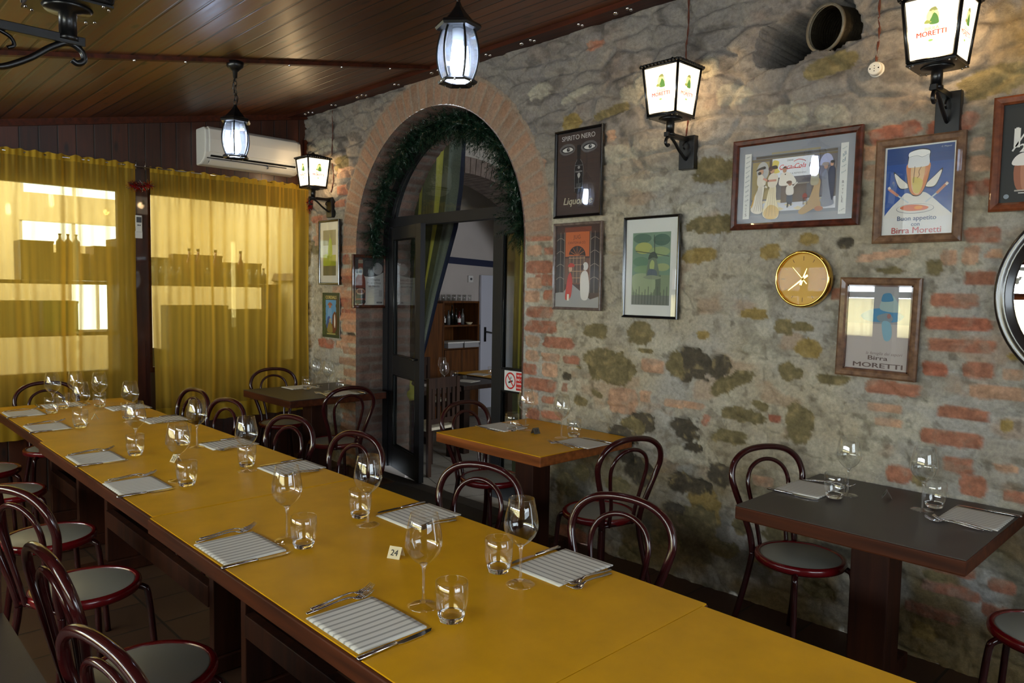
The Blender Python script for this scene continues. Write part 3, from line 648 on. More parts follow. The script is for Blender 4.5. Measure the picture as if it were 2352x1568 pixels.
for k in range(n_):
    y0, y1 = wy0+k*w_+0.05, wy0+(k+1)*w_-0.05; m = MB(); vs = []; nn = 60
    for i in range(nn+1):
        y = y0+(y1-y0)*i/nn
        for z in (1.59, 1.36, 1.14): vs.append((XL+0.045+0.014*math.sin(i*0.9+k), y, z))
    m.add(vs, [(i*3+j, (i+1)*3+j, (i+1)*3+j+1, i*3+j+1) for i in range(nn) for j in range(2)], 0, True)
    tag(m.build('half_curtain', HCM), ORD[k].replace('first', 'nearest')+' pale half curtain on the left wall windows, seen mirrored in picture glass', 'curtain', 'half curtains on the left wall windows')
m = MB(); zf = 2.7
FWP = pbr('front_wall', (112, 84, 58), 0.85, var=0.05)
def wall_x(m, ya, yb_, ops, xa, xb, za, zb): wall_with(m, xa, xb, za, zb, ya, yb_, ops)
wall_x(m, YF-0.1, YF, [(0.0, 2.4, 1.0, 2.2)], XL, XW+0.1, 0, 3.3)
struct(m.build('wall_front', FWP))
m = MB()
for x in (0.03, 0.8, 1.6, 2.37): m.b2((x-0.03, YF-0.06, 1.0), (x+0.03, YF, 2.2))
for z in (1.03, 2.17): m.b2((0, YF-0.06, z-0.03), (2.4, YF, z+0.03))
g = m.build('window_5', DKW); struct(g)
m = MB(); m.b2((0, YF-0.04, 1.0), (2.4, YF-0.035, 2.2)); m.build('pane', M['winpane'], g)

# ------------------------------------------------------------------ inner room beyond the arch
XI = 4.11
m = MB()
m.b2((XI-0.04, 0.5, FI), (XI, AY-AR, 3.7)); m.b2((XI-0.04, AY+AR, FI), (XI, 8.5, 3.7)); m.b2((XI-0.04, AY-AR, AZ+AR+0.01), (XI, AY+AR, 3.7))
m.b2((XI-0.04, 8.36, FI), (8.8, 8.5, 3.7)); m.b2((8.6, 0.5, FI), (8.8, 8.36, 3.7))
wall_with(m, XI-0.04, 8.8, FI, 3.7, 0.4, 0.5, [(4.4, 6.2, 0.9, 2.5)])  # unseen window opening, added for the inner room light
struct(m.build('wall_inner_room', M['plaster']))
m = MB(); m.b2((XI-0.04, 0.4, 3.7), (8.8, 8.5, 3.8)); struct(m.build('ceiling_inner', M['cream']))
# partition with a segmental brick arch
def inner_arch():
    cx, cz, Ro, Ri = 5.7, 0.88, 2.30, 2.12; ya, yb = 6.75, 7.25
    m = MB(); N = 40
    a0, a1 = math.radians(20), math.radians(160)
    pts = [(cx+Ri*math.cos(a0+(a1-a0)*k/N), cz+Ri*math.sin(a0+(a1-a0)*k/N)) for k in range(N+1)]
    for (p, q) in zip(pts[:-1], pts[1:]):
        m.add([(p[0], ya, p[1]), (q[0], ya, q[1]), (q[0], ya, 3.7), (p[0], ya, 3.7), (p[0], yb, p[1]), (q[0], yb, q[1]), (q[0], yb, 3.7), (p[0], yb, 3.7)],
              [(0, 1, 2, 3), (7, 6, 5, 4), (0, 4, 5, 1)])
    m.b2((pts[0][0], ya, FI), (8.6, yb, 3.7))
    struct(m.build('wall_partition', M['plaster']))
    m = MB()
    S = np.linspace(a0, a1, 260)
    n = 62
    for k in range(n):
        b0 = a0+(a1-a0)*(k+0.06)/n; b1 = a0+(a1-a0)*(k+0.94)/n
        v = []
        for a in (b0, b1):
            for R in (Ri-0.012, Ro):
                for y in (ya-0.015, yb+0.01): v.append((cx+R*math.cos(a), y, cz+R*math.sin(a)))
        m.add(v, [(0, 1, 3, 2), (4, 6, 7, 5), (0, 4, 5, 1), (2, 3, 7, 6), (0, 2, 6, 4), (1, 5, 7, 3)])
    o = m.build('trim_arch_bricks', pbr('grey_brick', (128, 112, 104), 0.9, var=0.3, scale=9, bump=0.3)); struct(o)
inner_arch()
m = MB()
m.add([(6.3, 8.34, 2.01), (7.9, 8.34, 1.955), (7.9, 8.34, 2.05), (6.3, 8.34, 2.105), (6.3, 8.361, 2.01), (7.9, 8.361, 1.955), (7.9, 8.361, 2.05), (6.3, 8.361, 2.105)],
      [(0, 1, 2, 3), (4, 7, 6, 5), (0, 4, 5, 1), (3, 2, 6, 7), (0, 3, 7, 4), (1, 5, 6, 2)])
struct(m.build('trim_navy_band', M['navy']))
# white door of the inner room
m = MB(); m.b2((7.377, 8.30, FI), (8.22, 8.345, 1.84)); dr = m.build('door_2', M['whitedoor'], bevel=0.004); struct(dr)
m = MB(); m.b2((7.44, 8.285, 0.84), (7.475, 8.30, 1.06)); m.tube([(7.457, 8.285, 0.99), (7.457, 8.24, 0.99), (7.60, 8.24, 0.965)], 0.011, 8)
m.build('door_handle', M['black'], dr)
m = MB(); m.b2((7.33, 8.30, 0.80), (7.352, 8.345, 1.10)); m.build('hinge_strip', M['black'], dr)
t = thing('thermostat', 'small white square thermostat with a dark dial on the inner room wall', 'thermostat', (7.19, 8.342, 1.777))
m = MB(); m.b2((-0.045, -0.02, -0.05), (0.045, 0.018, 0.05)); m.build('housing', M['white'], t, bevel=0.005)
m = MB(); m.lathe([(0, 0), (0.018, 0), (0.018, 0.01), (0, 0.01)], 16); o = m.build('dial', M['greyplastic'], t); o.rotation_euler = (PI/2, 0, 0); o.location = (0, -0.02, 0)
# cabinet
CB = wood('cabinet_wood', (64, 36, 12), (102, 60, 22), 2, 0.4, 0.2)
t = thing('cabinet', 'brown wooden cabinet with open shelves in the inner room', 'cabinet', (6.225, 8.05, FI))
H = 1.63
m = MB(); m.b2((-0.42, -0.28, 0), (0, 0.28, H-0.03)); m.build('side_cupboard', CB, t, bevel=0.004)
m = MB(); m.b2((0.0, -0.28, 0), (0.025, 0.28, H)); m.b2((0.625, -0.28, 0), (0.65, 0.28, H)); m.b2((0.025, 0.26, 0), (0.625, 0.28, H)); m.b2((0.025, -0.28, H-0.025), (0.625, 0.26, H)); m.build('carcass', CB, t)
for z in (0.97, 1.28):
    m = MB(); m.b2((0.025, -0.27, z), (0.625, 0.26, z+0.022)); m.build('shelf', CB, t)
for k in range(2):
    m = MB(); m.b2((0.027+0.30*k, -0.295, 0.03), (0.322+0.30*k, -0.28, 0.965)); d_ = m.build('door', CB, t, bevel=0.003)
    m = MB(); m.box((0.27+0.11*k, -0.305, 0.6), (0.012, 0.02, 0.10)); m.build('handle', M['steel'], d_)
def simple_bottle(name, x, y, z, h, r, mat, label, lab=True):
    t = thing(name, label, 'bottle', (x, y, z))
    m = MB(); m.lathe([(0, 0), (r, 0), (r, h*0.55), (r*0.9, h*0.62), (r*0.38, h*0.74), (r*0.34, h*0.95), (0, h*0.95)], 14); m.build('body', mat, t)
    m = MB(); m.lathe([(0, h*0.94), (r*0.42, h*0.94), (r*0.42, h), (0, h)], 10); m.build('cap', M['black'], t)
    if lab:
        m = MB(); m.lathe([(r*1.02, h*0.15), (r*1.02, h*0.45)], 14); m.build('label', M['white'], t)
    return t
DG = pbr('dark_bottle', (18, 22, 18), 0.15, coat=0.6); RG = pbr('red_bottle', (96, 20, 22), 0.2, coat=0.5); CG = pbr('clear_bottle', (90, 92, 90), 0.1, coat=0.8)
zz = FI+1.302
for k, (x, h, mt_, l) in enumerate(((6.475, 0.21, DG, 'dark bottle with pale label, first from the left in the inner room cabinet'),
        (6.55, 0.20, DG, 'dark bottle with a large white label, second from the left in the inner room cabinet'),
        (6.63, 0.20, CG, 'clear glass bottle between the dark bottles in the inner room cabinet'),
        (6.69, 0.27, DG, 'tallest slim dark bottle in the middle of the inner room cabinet'),
        (6.76, 0.23, DG, 'dark bottle just left of the red one in the inner room cabinet'),
        (6.82, 0.19, RG, 'red bottle in the inner room cabinet'),
        (6.88, 0.22, CG, 'clear bottle beside the small bowl in the inner room cabinet'))):
    simple_bottle('bottle', x-0.195, 7.91, zz, h, 0.026, mt_, l, lab=(k in (0, 1, 5)))
m = MB(); m.lathe([(0.0, 0.0), (0.03, 0.0), (0.055, 0.03), (0.05, 0.03), (0.028, 0.006), (0, 0.006)], 16, (6.78, 7.88, zz))
tag(m.build('bowl', M['cream']), 'small pale bowl at the right end of the bottle shelf', 'bowl')
for k in range(2):
    t = thing('box', ('left' if k == 0 else 'right')+' one of the two flat grey boxes on the lower cabinet shelf', 'box', (6.395+0.29*k, 7.83, FI+0.993), 0, 'grey boxes on the cabinet shelf')
    m = MB(); m.b2((-0.13, -0.13, 0), (0.13, 0.13, 0.065)); m.build('tray', pbr('greybox%d' % k, (150, 150, 150), 0.5), t, bevel=0.006)
    m = MB(); m.b2((-0.14, -0.14, 0.065), (0.14, 0.14, 0.085)); m.build('lid', M['white'], t, bevel=0.004)
tmb = None
for k in range(13):
    m = MB(); m.lathe([(0, 0), (0.024, 0), (0.028, 0.085), (0.026, 0.085), (0.022, 0.008), (0, 0.008)], 12, (6.255+0.047*k, 7.92+0.07*(k % 2), FI+H))
    tag(m.build('drinking_glass', M['glass']), ORD[k]+' glass from the left in the row on top of the inner room cabinet', 'glass', 'glasses on top of the cabinet')

# door frame in the arch
XD = 3.84
DF = M['doorframe']
df = bpy.data.objects.new('door_1', None); COL.objects.link(df); df.location = (XD, AY, 0); df['kind'] = 'structure'
def arc_bar(m, R0, R1, x0, x1, a0=0.0, a1=PI, n=40):
    for k in range(n):
        b0 = a0+(a1-a0)*k/n; b1 = a0+(a1-a0)*(k+1)/n; v = []
        for a in (b0, b1):
            for R in (R0, R1):
                for x in (x0, x1): v.append((x, R*math.cos(a), AZ+R*math.sin(a)))
        m.add(v, [(0, 1, 3, 2), (4, 6, 7, 5), (0, 4, 5, 1), (2, 3, 7, 6)]+([(0, 2, 6, 4), (1, 5, 7, 3)]))
RD = AR-0.012
m = MB(); m.b2((-0.035, RD-0.075, 0), (0.035, RD, AZ)); m.b2((-0.035, -RD, 0), (0.035, -RD+0.075, AZ)); arc_bar(m, RD-0.085, RD, -0.035, 0.035)
m.b2((-0.04, -RD+0.02, 2.15), (0.04, RD-0.02, 2.235)); m.b2((-0.042, -0.02, 2.235), (-0.036, 0.02, 2.236))
m.build('frame', DF, df, bevel=0.003)
m = MB(); m.tube([(-0.045, (RD-0.14)*math.cos(a), AZ+(RD-0.14)*math.sin(a)) for a in np.linspace(0.30, PI-0.30, 40)], 0.010, 6); m.build('fanlight_bead', DF, df)
m = MB(); n = 40; vs = [(0, 0, AZ+0.25)]+[(0, (RD-0.08)*math.cos(a), AZ+(RD-0.08)*math.sin(a)) for a in np.linspace(0.28, PI-0.28, n)]
m.add(vs, [(0, i, i+1) for i in range(1, n)]); m.build('fanlight_pane', M['doorpane'], df)
def leaf(name, L, parent, loc, rz):
    # local: x along the leaf from the hinge, y thickness, z up
    e = bpy.data.objects.new(name, None); COL.objects.link(e); e.parent = parent; e.location = loc; e.rotation_euler = (0, 0, rz)
    s = 0.105
    m = MB(); m.b2((0, -0.022, 0.012), (s, 0.022, 2.14)); m.b2((L-s, -0.022, 0.012), (L, 0.022, 2.14))
    m.b2((s, -0.022, 2.14-s), (L-s, 0.022, 2.14)); m.b2((s, -0.022, 0.85), (L-s, 0.022, 1.02)); m.b2((s, -0.022, 0.012), (L-s, 0.022, 0.21))
    m.build('leaf_frame', DF, e, bevel=0.003)
    m = MB(); m.b2((s, -0.003, 1.02), (L-s, 0.003, 2.14-s)); m.b2((s, -0.003, 0.21), (L-s, 0.003, 0.85)); m.build('glass_pane', M['doorpane'], e)
    m = MB()
    for (z0, z1) in ((1.02, 2.14-s), (0.21, 0.85)):
        for yy in (-0.016, 0.016):
            m.tube([(s+0.006, yy, z0+0.006), (L-s-0.006, yy, z0+0.006), (L-s-0.006, yy, z1-0.006), (s+0.006, yy, z1-0.006)], 0.006, 6, True)
    m.build('glazing_bead', M['black'], e)
    return e
L1 = math.hypot(0.192, RD-0.075-0.235)
lf = leaf('door_leaf', 0.745, df, (0.0, RD-0.078, 0), math.atan2(-0.72, -0.192))
m = MB(); m.tube([(0.70, -0.022, 1.03), (0.70, -0.06, 1.03), (0.62, -0.06, 1.03)], 0.009, 8); m.build('door_handle', M['black'], lf)
lr = leaf('door_leaf', 0.535, df, (0.0, -RD+0.076, 0), PI/2)

# ------------------------------------------------------------------ prints: flat coloured shapes on real sheets
FONTC = {}
def glyphs(txt, shear=0.0, bold=0.0):
    key = (txt, shear, bold)
    if key in FONTC: return FONTC[key]
    cu = bpy.data.curves.new('t', 'FONT'); cu.body = txt; cu.size = 1.0; cu.shear = shear; cu.align_x = 'CENTER'; cu.resolution_u = 3
    ob = bpy.data.objects.new('t', cu); COL.objects.link(ob); bpy.context.view_layer.update()
    me = bpy.data.meshes.new_from_object(ob.evaluated_get(bpy.context.evaluated_depsgraph_get()))
    vs = [(v.co.x, v.co.y) for v in me.vertices]; fs = [tuple(p.vertices) for p in me.polygons]
    bpy.data.objects.remove(ob); bpy.data.curves.remove(cu); bpy.data.meshes.remove(me)
    xs = [v[0] for v in vs] or [0]; w = max(xs)-min(xs); c = (max(xs)+min(xs))/2
    FONTC[key] = ([(v[0]-c, v[1]) for v in vs], fs, max(w, 1e-3)); return FONTC[key]
class Art:
    """sheet W x H; coordinates in 0..1, x right, y up, as seen by the viewer"""
    def __init__(s, W, H): s.W, s.H = W, H; s.v = []; s.f = []; s.c = []; s.k = 0
    def _z(s): s.k += 1; return 0.0002+0.00006*s.k
    def poly(s, pts, col, z=None):
        z = s._z() if z is None else z; n = len(s.v)
        s.v += [((p[0]-0.5)*s.W, (p[1]-0.5)*s.H, z) for p in pts]; s.f.append(tuple(range(n, n+len(pts)))); s.c.append(lin(col))
    def rect(s, x0, y0, x1, y1, col): s.poly([(x0, y0), (x1, y0), (x1, y1), (x0, y1)], col)
    def ell(s, cx, cy, rx, ry, col, n=24, a0=0, a1=2*PI):
        s.poly([(cx+rx*math.cos(a0+(a1-a0)*k/n), cy+ry*math.sin(a0+(a1-a0)*k/n)) for k in range(n)], col)
    def line(s, pts, w, col):
        z = s._z()
        for a, b in zip(pts[:-1], pts[1:]):
            dx, dy = (b[0]-a[0])*s.W, (b[1]-a[1])*s.H; L = math.hypot(dx, dy) or 1e-6
            nx, ny = -dy/L*w/2, dx/L*w/2; ex, ey = dx/L*w*0.3, dy/L*w*0.3
            A = ((a[0]-0.5)*s.W-ex, (a[1]-0.5)*s.H-ey); B = ((b[0]-0.5)*s.W+ex, (b[1]-0.5)*s.H+ey); n = len(s.v)
            s.v += [(A[0]+nx, A[1]+ny, z), (A[0]-nx, A[1]-ny, z), (B[0]-nx, B[1]-ny, z), (B[0]+nx, B[1]+ny, z)]
            s.f.append((n, n+1, n+2, n+3)); s.c.append(lin(col))
    def curve(s, pts, w, col, n=6): s.line([(p[0], p[1]) for p in spl([(q[0], q[1], 0) for q in pts], n)], w, col)
    def blob(s, pts, col, n=5): s.poly([(p[0], p[1]) for p in spl([(q[0], q[1], 0) for q in pts], n, True)], col)
    def text(s, txt, cx, cy, w, col, shear=0.0, bold=0.0, rot=0.0, h=None):
        vs, fs, tw = glyphs(txt, shear, bold); k = w*s.W/tw; ky = k if h is None else h*s.H/0.72
        z = s._z(); n = len(s.v); ca, sa = math.cos(rot), math.sin(rot)
        sh = [(0, 0)] if bold == 0 else [(-bold*1.6, 0), (bold*1.6, 0), (0, bold)]
        for (ox, oy) in sh:
            n = len(s.v); z += 0.00002
            for (x, y) in vs:
                x, y = (x+ox)*k, (y-0.35+oy)*ky
                s.v.append(((cx-0.5)*s.W+x*ca-y*sa, (cy-0.5)*s.H+x*sa+y*ca, z))
            for f in fs: s.f.append(tuple(i+n for i in f)); s.c.append(lin(col))
    def build(s, name, mat, parent, base=(230, 230, 226), thick=0.0015):
        W, H = s.W/2, s.H/2; n = len(s.v)
        s.v += [(-W, -H, 0), (W, -H, 0), (W, H, 0), (-W, H, 0), (-W, -H, -thick), (W, -H, -thick), (W, H, -thick), (-W, H, -thick)]
        for f in ((0, 1, 2, 3), (7, 6, 5, 4), (0, 4, 5, 1), (1, 5, 6, 2), (2, 6, 7, 3), (3, 7, 4, 0)): s.f.append(tuple(i+n for i in f)); s.c.append(lin(base))
        me = bpy.data.meshes.new(name); me.from_pydata(s.v, [], s.f)
        at = me.color_attributes.new('Col', 'FLOAT_COLOR', 'CORNER')
        arr = []
        for p in me.polygons:
            c = s.c[p.index]
            for _ in range(p.loop_total): arr += [c[0], c[1], c[2], 1.0]
        at.data.foreach_set('color', arr); me.materials.append(mat)
        o = bpy.data.objects.new(name, me); COL.objects.link(o); o.parent = parent; return o

RW = Matrix(((0, 0, -1), (-1, 0, 0), (0, 1, 0)))      # sheet axes (right, up, out) -> stone wall facing -x
def frame_thing(name, label, cat, loc, W, H, fw, fd, fmat, art=None, glass=True, eul=None, tilt=0.0, inner=None, group=None):
    """frame of outer size W x H; local x right, y up, z towards the room"""
    t = thing(name, label, cat, loc, 0, group)
    R = (RW.to_4x4() if eul is None else eul) @ Matrix.Rotation(tilt, 4, 'Z')
    t.rotation_euler = R.to_euler()
    m = MB(); w, h = W/2, H/2; pr = [(0, 0), (0, fd*0.75), (fw*0.25, fd), (fw*0.75, fd*0.85), (fw, fd*0.6), (fw, 0.002)]
    cs = [(-1, -1), (1, -1), (1, 1), (-1, 1)]; vs = []
    for (sx, sy) in cs:
        for (i, z) in pr: vs.append((sx*(w-i), sy*(h-i), z))
    n = len(pr); fs = []
    for k in range(4):
        a = k*n; b = ((k+1) % 4)*n
        for i in range(n-1): fs.append((a+i, b+i, b+i+1, a+i+1))
    m.add(vs, fs); m.b2((-w+0.002, -h+0.002, -0.002), (w-0.002, h-0.002, 0.003))
    m.build('frame', fmat, t, clean=False)
    if inner:
        m = MB(); iw, ih = w-fw, h-fw
        for (a, b) in (((-iw, -ih), (iw, -ih+0.006)), ((-iw, ih-0.006), (iw, ih)), ((-iw, -ih), (-iw+0.006, ih)), ((iw-0.006, -ih), (iw, ih))):
            m.b2((a[0], a[1], 0.003), (b[0], b[1], fd*0.62))
        m.build('inner_trim', inner, t)
    if art:
        o = art.build('picture', M['art'], t); o.location = (0, 0, 0.0055)
    if glass:
        m = MB(); m.b2((-w+fw*0.9, -h+fw*0.9, fd*0.50), (w-fw*0.9, h-fw*0.9, fd*0.50+0.0015)); m.build('glass', M['pane'], t)
    return t
def art_for(W, H, fw): return Art(W-2*fw, H-2*fw)
def at_wall(y, z, x=XW-0.034): return (x, y, z)

# ------------------------------------------------------------------ pictures on the stone wall
def rect_yz(y0, y1, z0, z1): return ((y0+y1)/2, (z0+z1)/2, abs(y0-y1), abs(z1-z0))
# soft-drink saloon print
y, z, W, H = rect_yz(1.999, 1.352, 1.933, 2.386); fw = 0.032
A = art_for(W, H, fw)
A.rect(0, 0, 1, 1, (136, 140, 150))
A.rect(0.10, 0.10, 0.90, 0.86, (120, 124, 136)); A.rect(0.14, 0.14, 0.86, 0.30, (206, 210, 222))
for i in range(9):
    for j in range(3):
        if (i+j) % 2: A.poly([(0.15+0.08*i, 0.14+0.05*j), (0.19+0.08*i, 0.165+0.05*j), (0.15+0.08*i, 0.19+0.05*j), (0.11+0.08*i, 0.165+0.05*j)], (214, 202, 168))
A.rect(0.13, 0.28, 0.86, 0.80, (96, 92, 100)); A.rect(0.13, 0.30, 0.30, 0.78, (150, 134, 86)); A.rect(0.16, 0.82, 0.86, 0.85, (78, 70, 60)); A.rect(0.30, 0.86, 0.72, 0.885, (150, 140, 112))
A.rect(0.12, 0.79, 0.86, 0.815, (108, 94, 66)); A.rect(0.285, 0.28, 0.315, 0.80, (90, 74, 66)); A.rect(0.66, 0.28, 0.69, 0.80, (84, 70, 64))
A.ell(0.225, 0.66, 0.055, 0.12, (176, 176, 176)); A.ell(0.775, 0.68, 0.055, 0.12, (170, 176, 214)); A.rect(0.72, 0.3, 0.83, 0.66, (108, 106, 122))
A.rect(0.31, 0.56, 0.67, 0.80, (226, 230, 238)); A.blob([(0.32, 0.78), (0.37, 0.76), (0.36, 0.68), (0.38, 0.63), (0.33, 0.62), (0.31, 0.7)], (214, 196, 96))
A.text('DRINK', 0.47, 0.765, 0.055, (60, 60, 64)); A.text('Coca-Cola', 0.49, 0.69, 0.23, (214, 52, 44), shear=0.35, bold=0.005)
A.curve([(0.385, 0.655), (0.43, 0.66), (0.50, 0.665), (0.56, 0.66)], 0.003, (214, 52, 44)); A.curve([(0.50, 0.745), (0.54, 0.765), (0.585, 0.75), (0.60, 0.735)], 0.003, (214, 52, 44))
A.text('DELICIOUS & REFRESHING', 0.50, 0.60, 0.22, (110, 110, 120))
for (x0, x1) in ((0.055, 0.115), (0.885, 0.945)): A.poly([(x0, 0.06), (x1, 0.06), (x1, 0.90), (x0, 0.90)], (212, 214, 212))
A.poly([(0.115, 0.06), (0.125, 0.10), (0.125, 0.87), (0.115, 0.90)], (120, 122, 122))
for k, w in enumerate(('Meet', 'Always', 'Thirst', 'Quench', 'and', 'Refresh', 'Drink', 'and', 'Coca', 'Cola')):
    A.text(w, 0.085, 0.86-0.062*k, 0.036 if len(w) < 5 else 0.045, (70, 92, 110), shear=0.3, rot=0.5)
for k, w in enumerate('NUTS'): A.text(w, 0.083, 0.24-0.042*k, 0.014, (80, 84, 90))
for k, w in enumerate(('Relieves', 'all', 'of', 'Fatigue', 'Good')): A.text(w, 0.915, 0.84-0.07*k, 0.04, (84, 122, 140), shear=0.3, rot=0.5)
for k, w in enumerate('BOTTLE'): A.text(w, 0.915, 0.44-0.045*k, 0.014, (80, 84, 90))
A.text('5 cents', 0.915, 0.11, 0.045, (70, 92, 110), shear=0.3, rot=0.5)
A.rect(0.40, 0.24, 0.62, 0.46, (84, 66, 60)); A.rect(0.38, 0.46, 0.64, 0.475, (140, 134, 128)); A.rect(0.38, 0.475, 0.44, 0.53, (92, 120, 150))
# ladies, barman, boy, couple
A.blob([(0.13, 0.17), (0.15, 0.30), (0.185, 0.42), (0.20, 0.50), (0.245, 0.50), (0.245, 0.40), (0.235, 0.28), (0.235, 0.14), (0.18, 0.12)], (222, 216, 204))
A.blob([(0.13, 0.20), (0.155, 0.34), (0.165, 0.38), (0.15, 0.24)], (196, 150, 60))
A.blob([(0.185, 0.48), (0.18, 0.58), (0.20, 0.62), (0.235, 0.60), (0.26, 0.52), (0.24, 0.46)], (214, 208, 196)); A.ell(0.215, 0.655, 0.020, 0.035, (196, 150, 120)); A.blob([(0.165, 0.665), (0.19, 0.70), (0.245, 0.72), (0.25, 0.69), (0.21, 0.68)], (60, 52, 50))
A.ell(0.20, 0.635, 0.016, 0.02, (48, 38, 34))
A.blob([(0.24, 0.12), (0.27, 0.28), (0.295, 0.44), (0.33, 0.52), (0.355, 0.44), (0.36, 0.30), (0.39, 0.14), (0.37, 0.05), (0.28, 0.05)], (228, 218, 186))
A.blob([(0.25, 0.13), (0.30, 0.22), (0.36, 0.20), (0.39, 0.13), (0.36, 0.05), (0.28, 0.05)], (214, 184, 120))
A.blob([(0.285, 0.46), (0.28, 0.56), (0.31, 0.62), (0.36, 0.60), (0.37, 0.52), (0.34, 0.44)], (220, 212, 196)); A.ell(0.315, 0.655, 0.020, 0.035, (196, 150, 120)); A.blob([(0.28, 0.67), (0.31, 0.71), (0.35, 0.715), (0.36, 0.68), (0.32, 0.67)], (66, 54, 50)); A.ell(0.30, 0.68, 0.02, 0.03, (84, 50, 40))
A.line([(0.24, 0.56), (0.28, 0.53), (0.35, 0.53)], 0.010, (200, 140, 120)); A.line([(0.235, 0.52), (0.25, 0.47), (0.27, 0.45)], 0.008, (222, 216, 204))
for q in range(4):
    A.curve([(0.19+0.012*q, 0.46), (0.18+0.014*q, 0.30), (0.16+0.022*q, 0.15)], 0.0012, (120, 112, 104)); A.curve([(0.30+0.012*q, 0.44), (0.29+0.018*q, 0.28), (0.27+0.03*q, 0.08)], 0.0012, (150, 126, 84))
A.blob([(0.385, 0.46), (0.39, 0.58), (0.42, 0.62), (0.48, 0.60), (0.53, 0.50), (0.50, 0.46)], (226, 222, 214)); A.ell(0.425, 0.645, 0.017, 0.032, (188, 140, 112)); A.blob([(0.405, 0.665), (0.425, 0.69), (0.445, 0.665), (0.425, 0.672)], (50, 40, 36))
A.poly([(0.425, 0.60), (0.44, 0.60), (0.433, 0.58)], (40, 36, 36))
A.blob([(0.455, 0.24), (0.46, 0.36), (0.50, 0.36), (0.50, 0.22)], (50, 58, 84)); A.blob([(0.45, 0.34), (0.45, 0.44), (0.50, 0.45), (0.51, 0.34)], (222, 218, 212)); A.ell(0.478, 0.475, 0.017, 0.03, (170, 120, 96)); A.ell(0.47, 0.49, 0.024, 0.02, (110, 80, 66)); A.line([(0.50, 0.42), (0.54, 0.48)], 0.006, (222, 218, 212)); A.line([(0.465, 0.24), (0.462, 0.18)], 0.006, (40, 36, 40)); A.line([(0.49, 0.24), (0.495, 0.20)], 0.006, (40, 36, 40))
A.blob([(0.56, 0.12), (0.63, 0.22), (0.67, 0.36), (0.70, 0.50), (0.735, 0.48), (0.73, 0.30), (0.745, 0.16), (0.70, 0.15), (0.60, 0.08)], (176, 148, 106)); A.ell(0.73, 0.14, 0.035, 0.03, (168, 110, 80))
A.blob([(0.655, 0.44), (0.66, 0.58), (0.69, 0.62), (0.72, 0.56), (0.715, 0.44)], (170, 164, 140)); A.ell(0.685, 0.645, 0.022, 0.04, (190, 150, 124)); A.blob([(0.635, 0.66), (0.65, 0.73), (0.70, 0.74), (0.715, 0.68), (0.68, 0.67)], (112, 104, 100))
A.blob([(0.75, 0.18), (0.755, 0.36), (0.745, 0.54), (0.78, 0.60), (0.80, 0.50), (0.815, 0.34), (0.85, 0.20), (0.80, 0.16)], (122, 128, 146)); A.ell(0.775, 0.64, 0.016, 0.03, (176, 140, 120)); A.ell(0.77, 0.67, 0.03, 0.022, (150, 138, 130))
A.blob([(0.80, 0.46), (0.80, 0.60), (0.825, 0.64), (0.85, 0.58), (0.845, 0.30), (0.83, 0.24)], (40, 48, 78)); A.ell(0.822, 0.665, 0.014, 0.026, (180, 140, 120)); A.ell(0.825, 0.69, 0.016, 0.018, (36, 32, 36))
A.ell(0.61, 0.30, 0.02, 0.04, (150, 70, 60)); A.line([(0.60, 0.20), (0.60, 0.28), (0.63, 0.28), (0.63, 0.20)], 0.003, (50, 44, 50))
frame_thing('framed_poster', 'wide dark wooden frame with an old saloon scene advertising a cola drink', 'picture', at_wall(y, z), W, H, fw, 0.024, M['framedark'], A, tilt=math.radians(-0.4))

# blue poster with a beer-glass head
y, z, W, H = rect_yz(1.290, 0.935, 1.842, 2.299); fw = 0.036
A = art_for(W, H, fw)
A.rect(0, 0, 1, 1, (214, 214, 212)); A.rect(0.03, 0.215, 0.975, 0.985, (30, 76, 150)); A.rect(0.03, 0.80, 0.975, 0.985, (30, 66, 128))
A.blob([(0.03, 0.22), (0.13, 0.32), (0.24, 0.40), (0.33, 0.47), (0.45, 0.44), (0.58, 0.47), (0.70, 0.41), (0.84, 0.31), (0.975, 0.215), (0.95, 0.20), (0.5, 0.18), (0.05, 0.20)], (216, 214, 208))
for sgn, cx in ((-1, 0.355), (1, 0.615)):
    A.blob([(cx, 0.565), (cx+sgn*0.10, 0.64), (cx+sgn*0.215, 0.72), (cx+sgn*0.175, 0.60), (cx+sgn*0.11, 0.52), (cx, 0.52)], (26, 30, 40))
    A.blob([(cx, 0.56), (cx+sgn*0.10, 0.632), (cx+sgn*0.200, 0.70), (cx+sgn*0.165, 0.60), (cx+sgn*0.105, 0.528), (cx, 0.528)], (226, 222, 212))
A.blob([(0.335, 0.80), (0.33, 0.64), (0.37, 0.50), (0.43, 0.435), (0.53, 0.435), (0.60, 0.52), (0.65, 0.66), (0.645, 0.84), (0.64, 0.93), (0.50, 0.955), (0.36, 0.92)], (26, 30, 40))
A.blob([(0.343, 0.80), (0.34, 0.64), (0.38, 0.505), (0.437, 0.445), (0.527, 0.445), (0.592, 0.525), (0.64, 0.66), (0.637, 0.80)], (206, 128, 76))
A.blob([(0.40, 0.78), (0.40, 0.56), (0.45, 0.46), (0.52, 0.46), (0.56, 0.58), (0.58, 0.78)], (222, 184, 136)); A.blob([(0.42, 0.64), (0.43, 0.50), (0.47, 0.46), (0.53, 0.48), (0.56, 0.60)], (206, 186, 96))
A.blob([(0.343, 0.76), (0.35, 0.86), (0.36, 0.915), (0.50, 0.945), (0.63, 0.92), (0.637, 0.86), (0.64, 0.77), (0.56, 0.75), (0.42, 0.75)], (220, 222, 224))
A.blob([(0.355, 0.87), (0.36, 0.92), (0.50, 0.945), (0.63, 0.925), (0.632, 0.88), (0.54, 0.86), (0.45, 0.875)], (238, 238, 236)); A.curve([(0.36, 0.87), (0.46, 0.88), (0.54, 0.86), (0.632, 0.885)], 0.0015, (110, 120, 132))
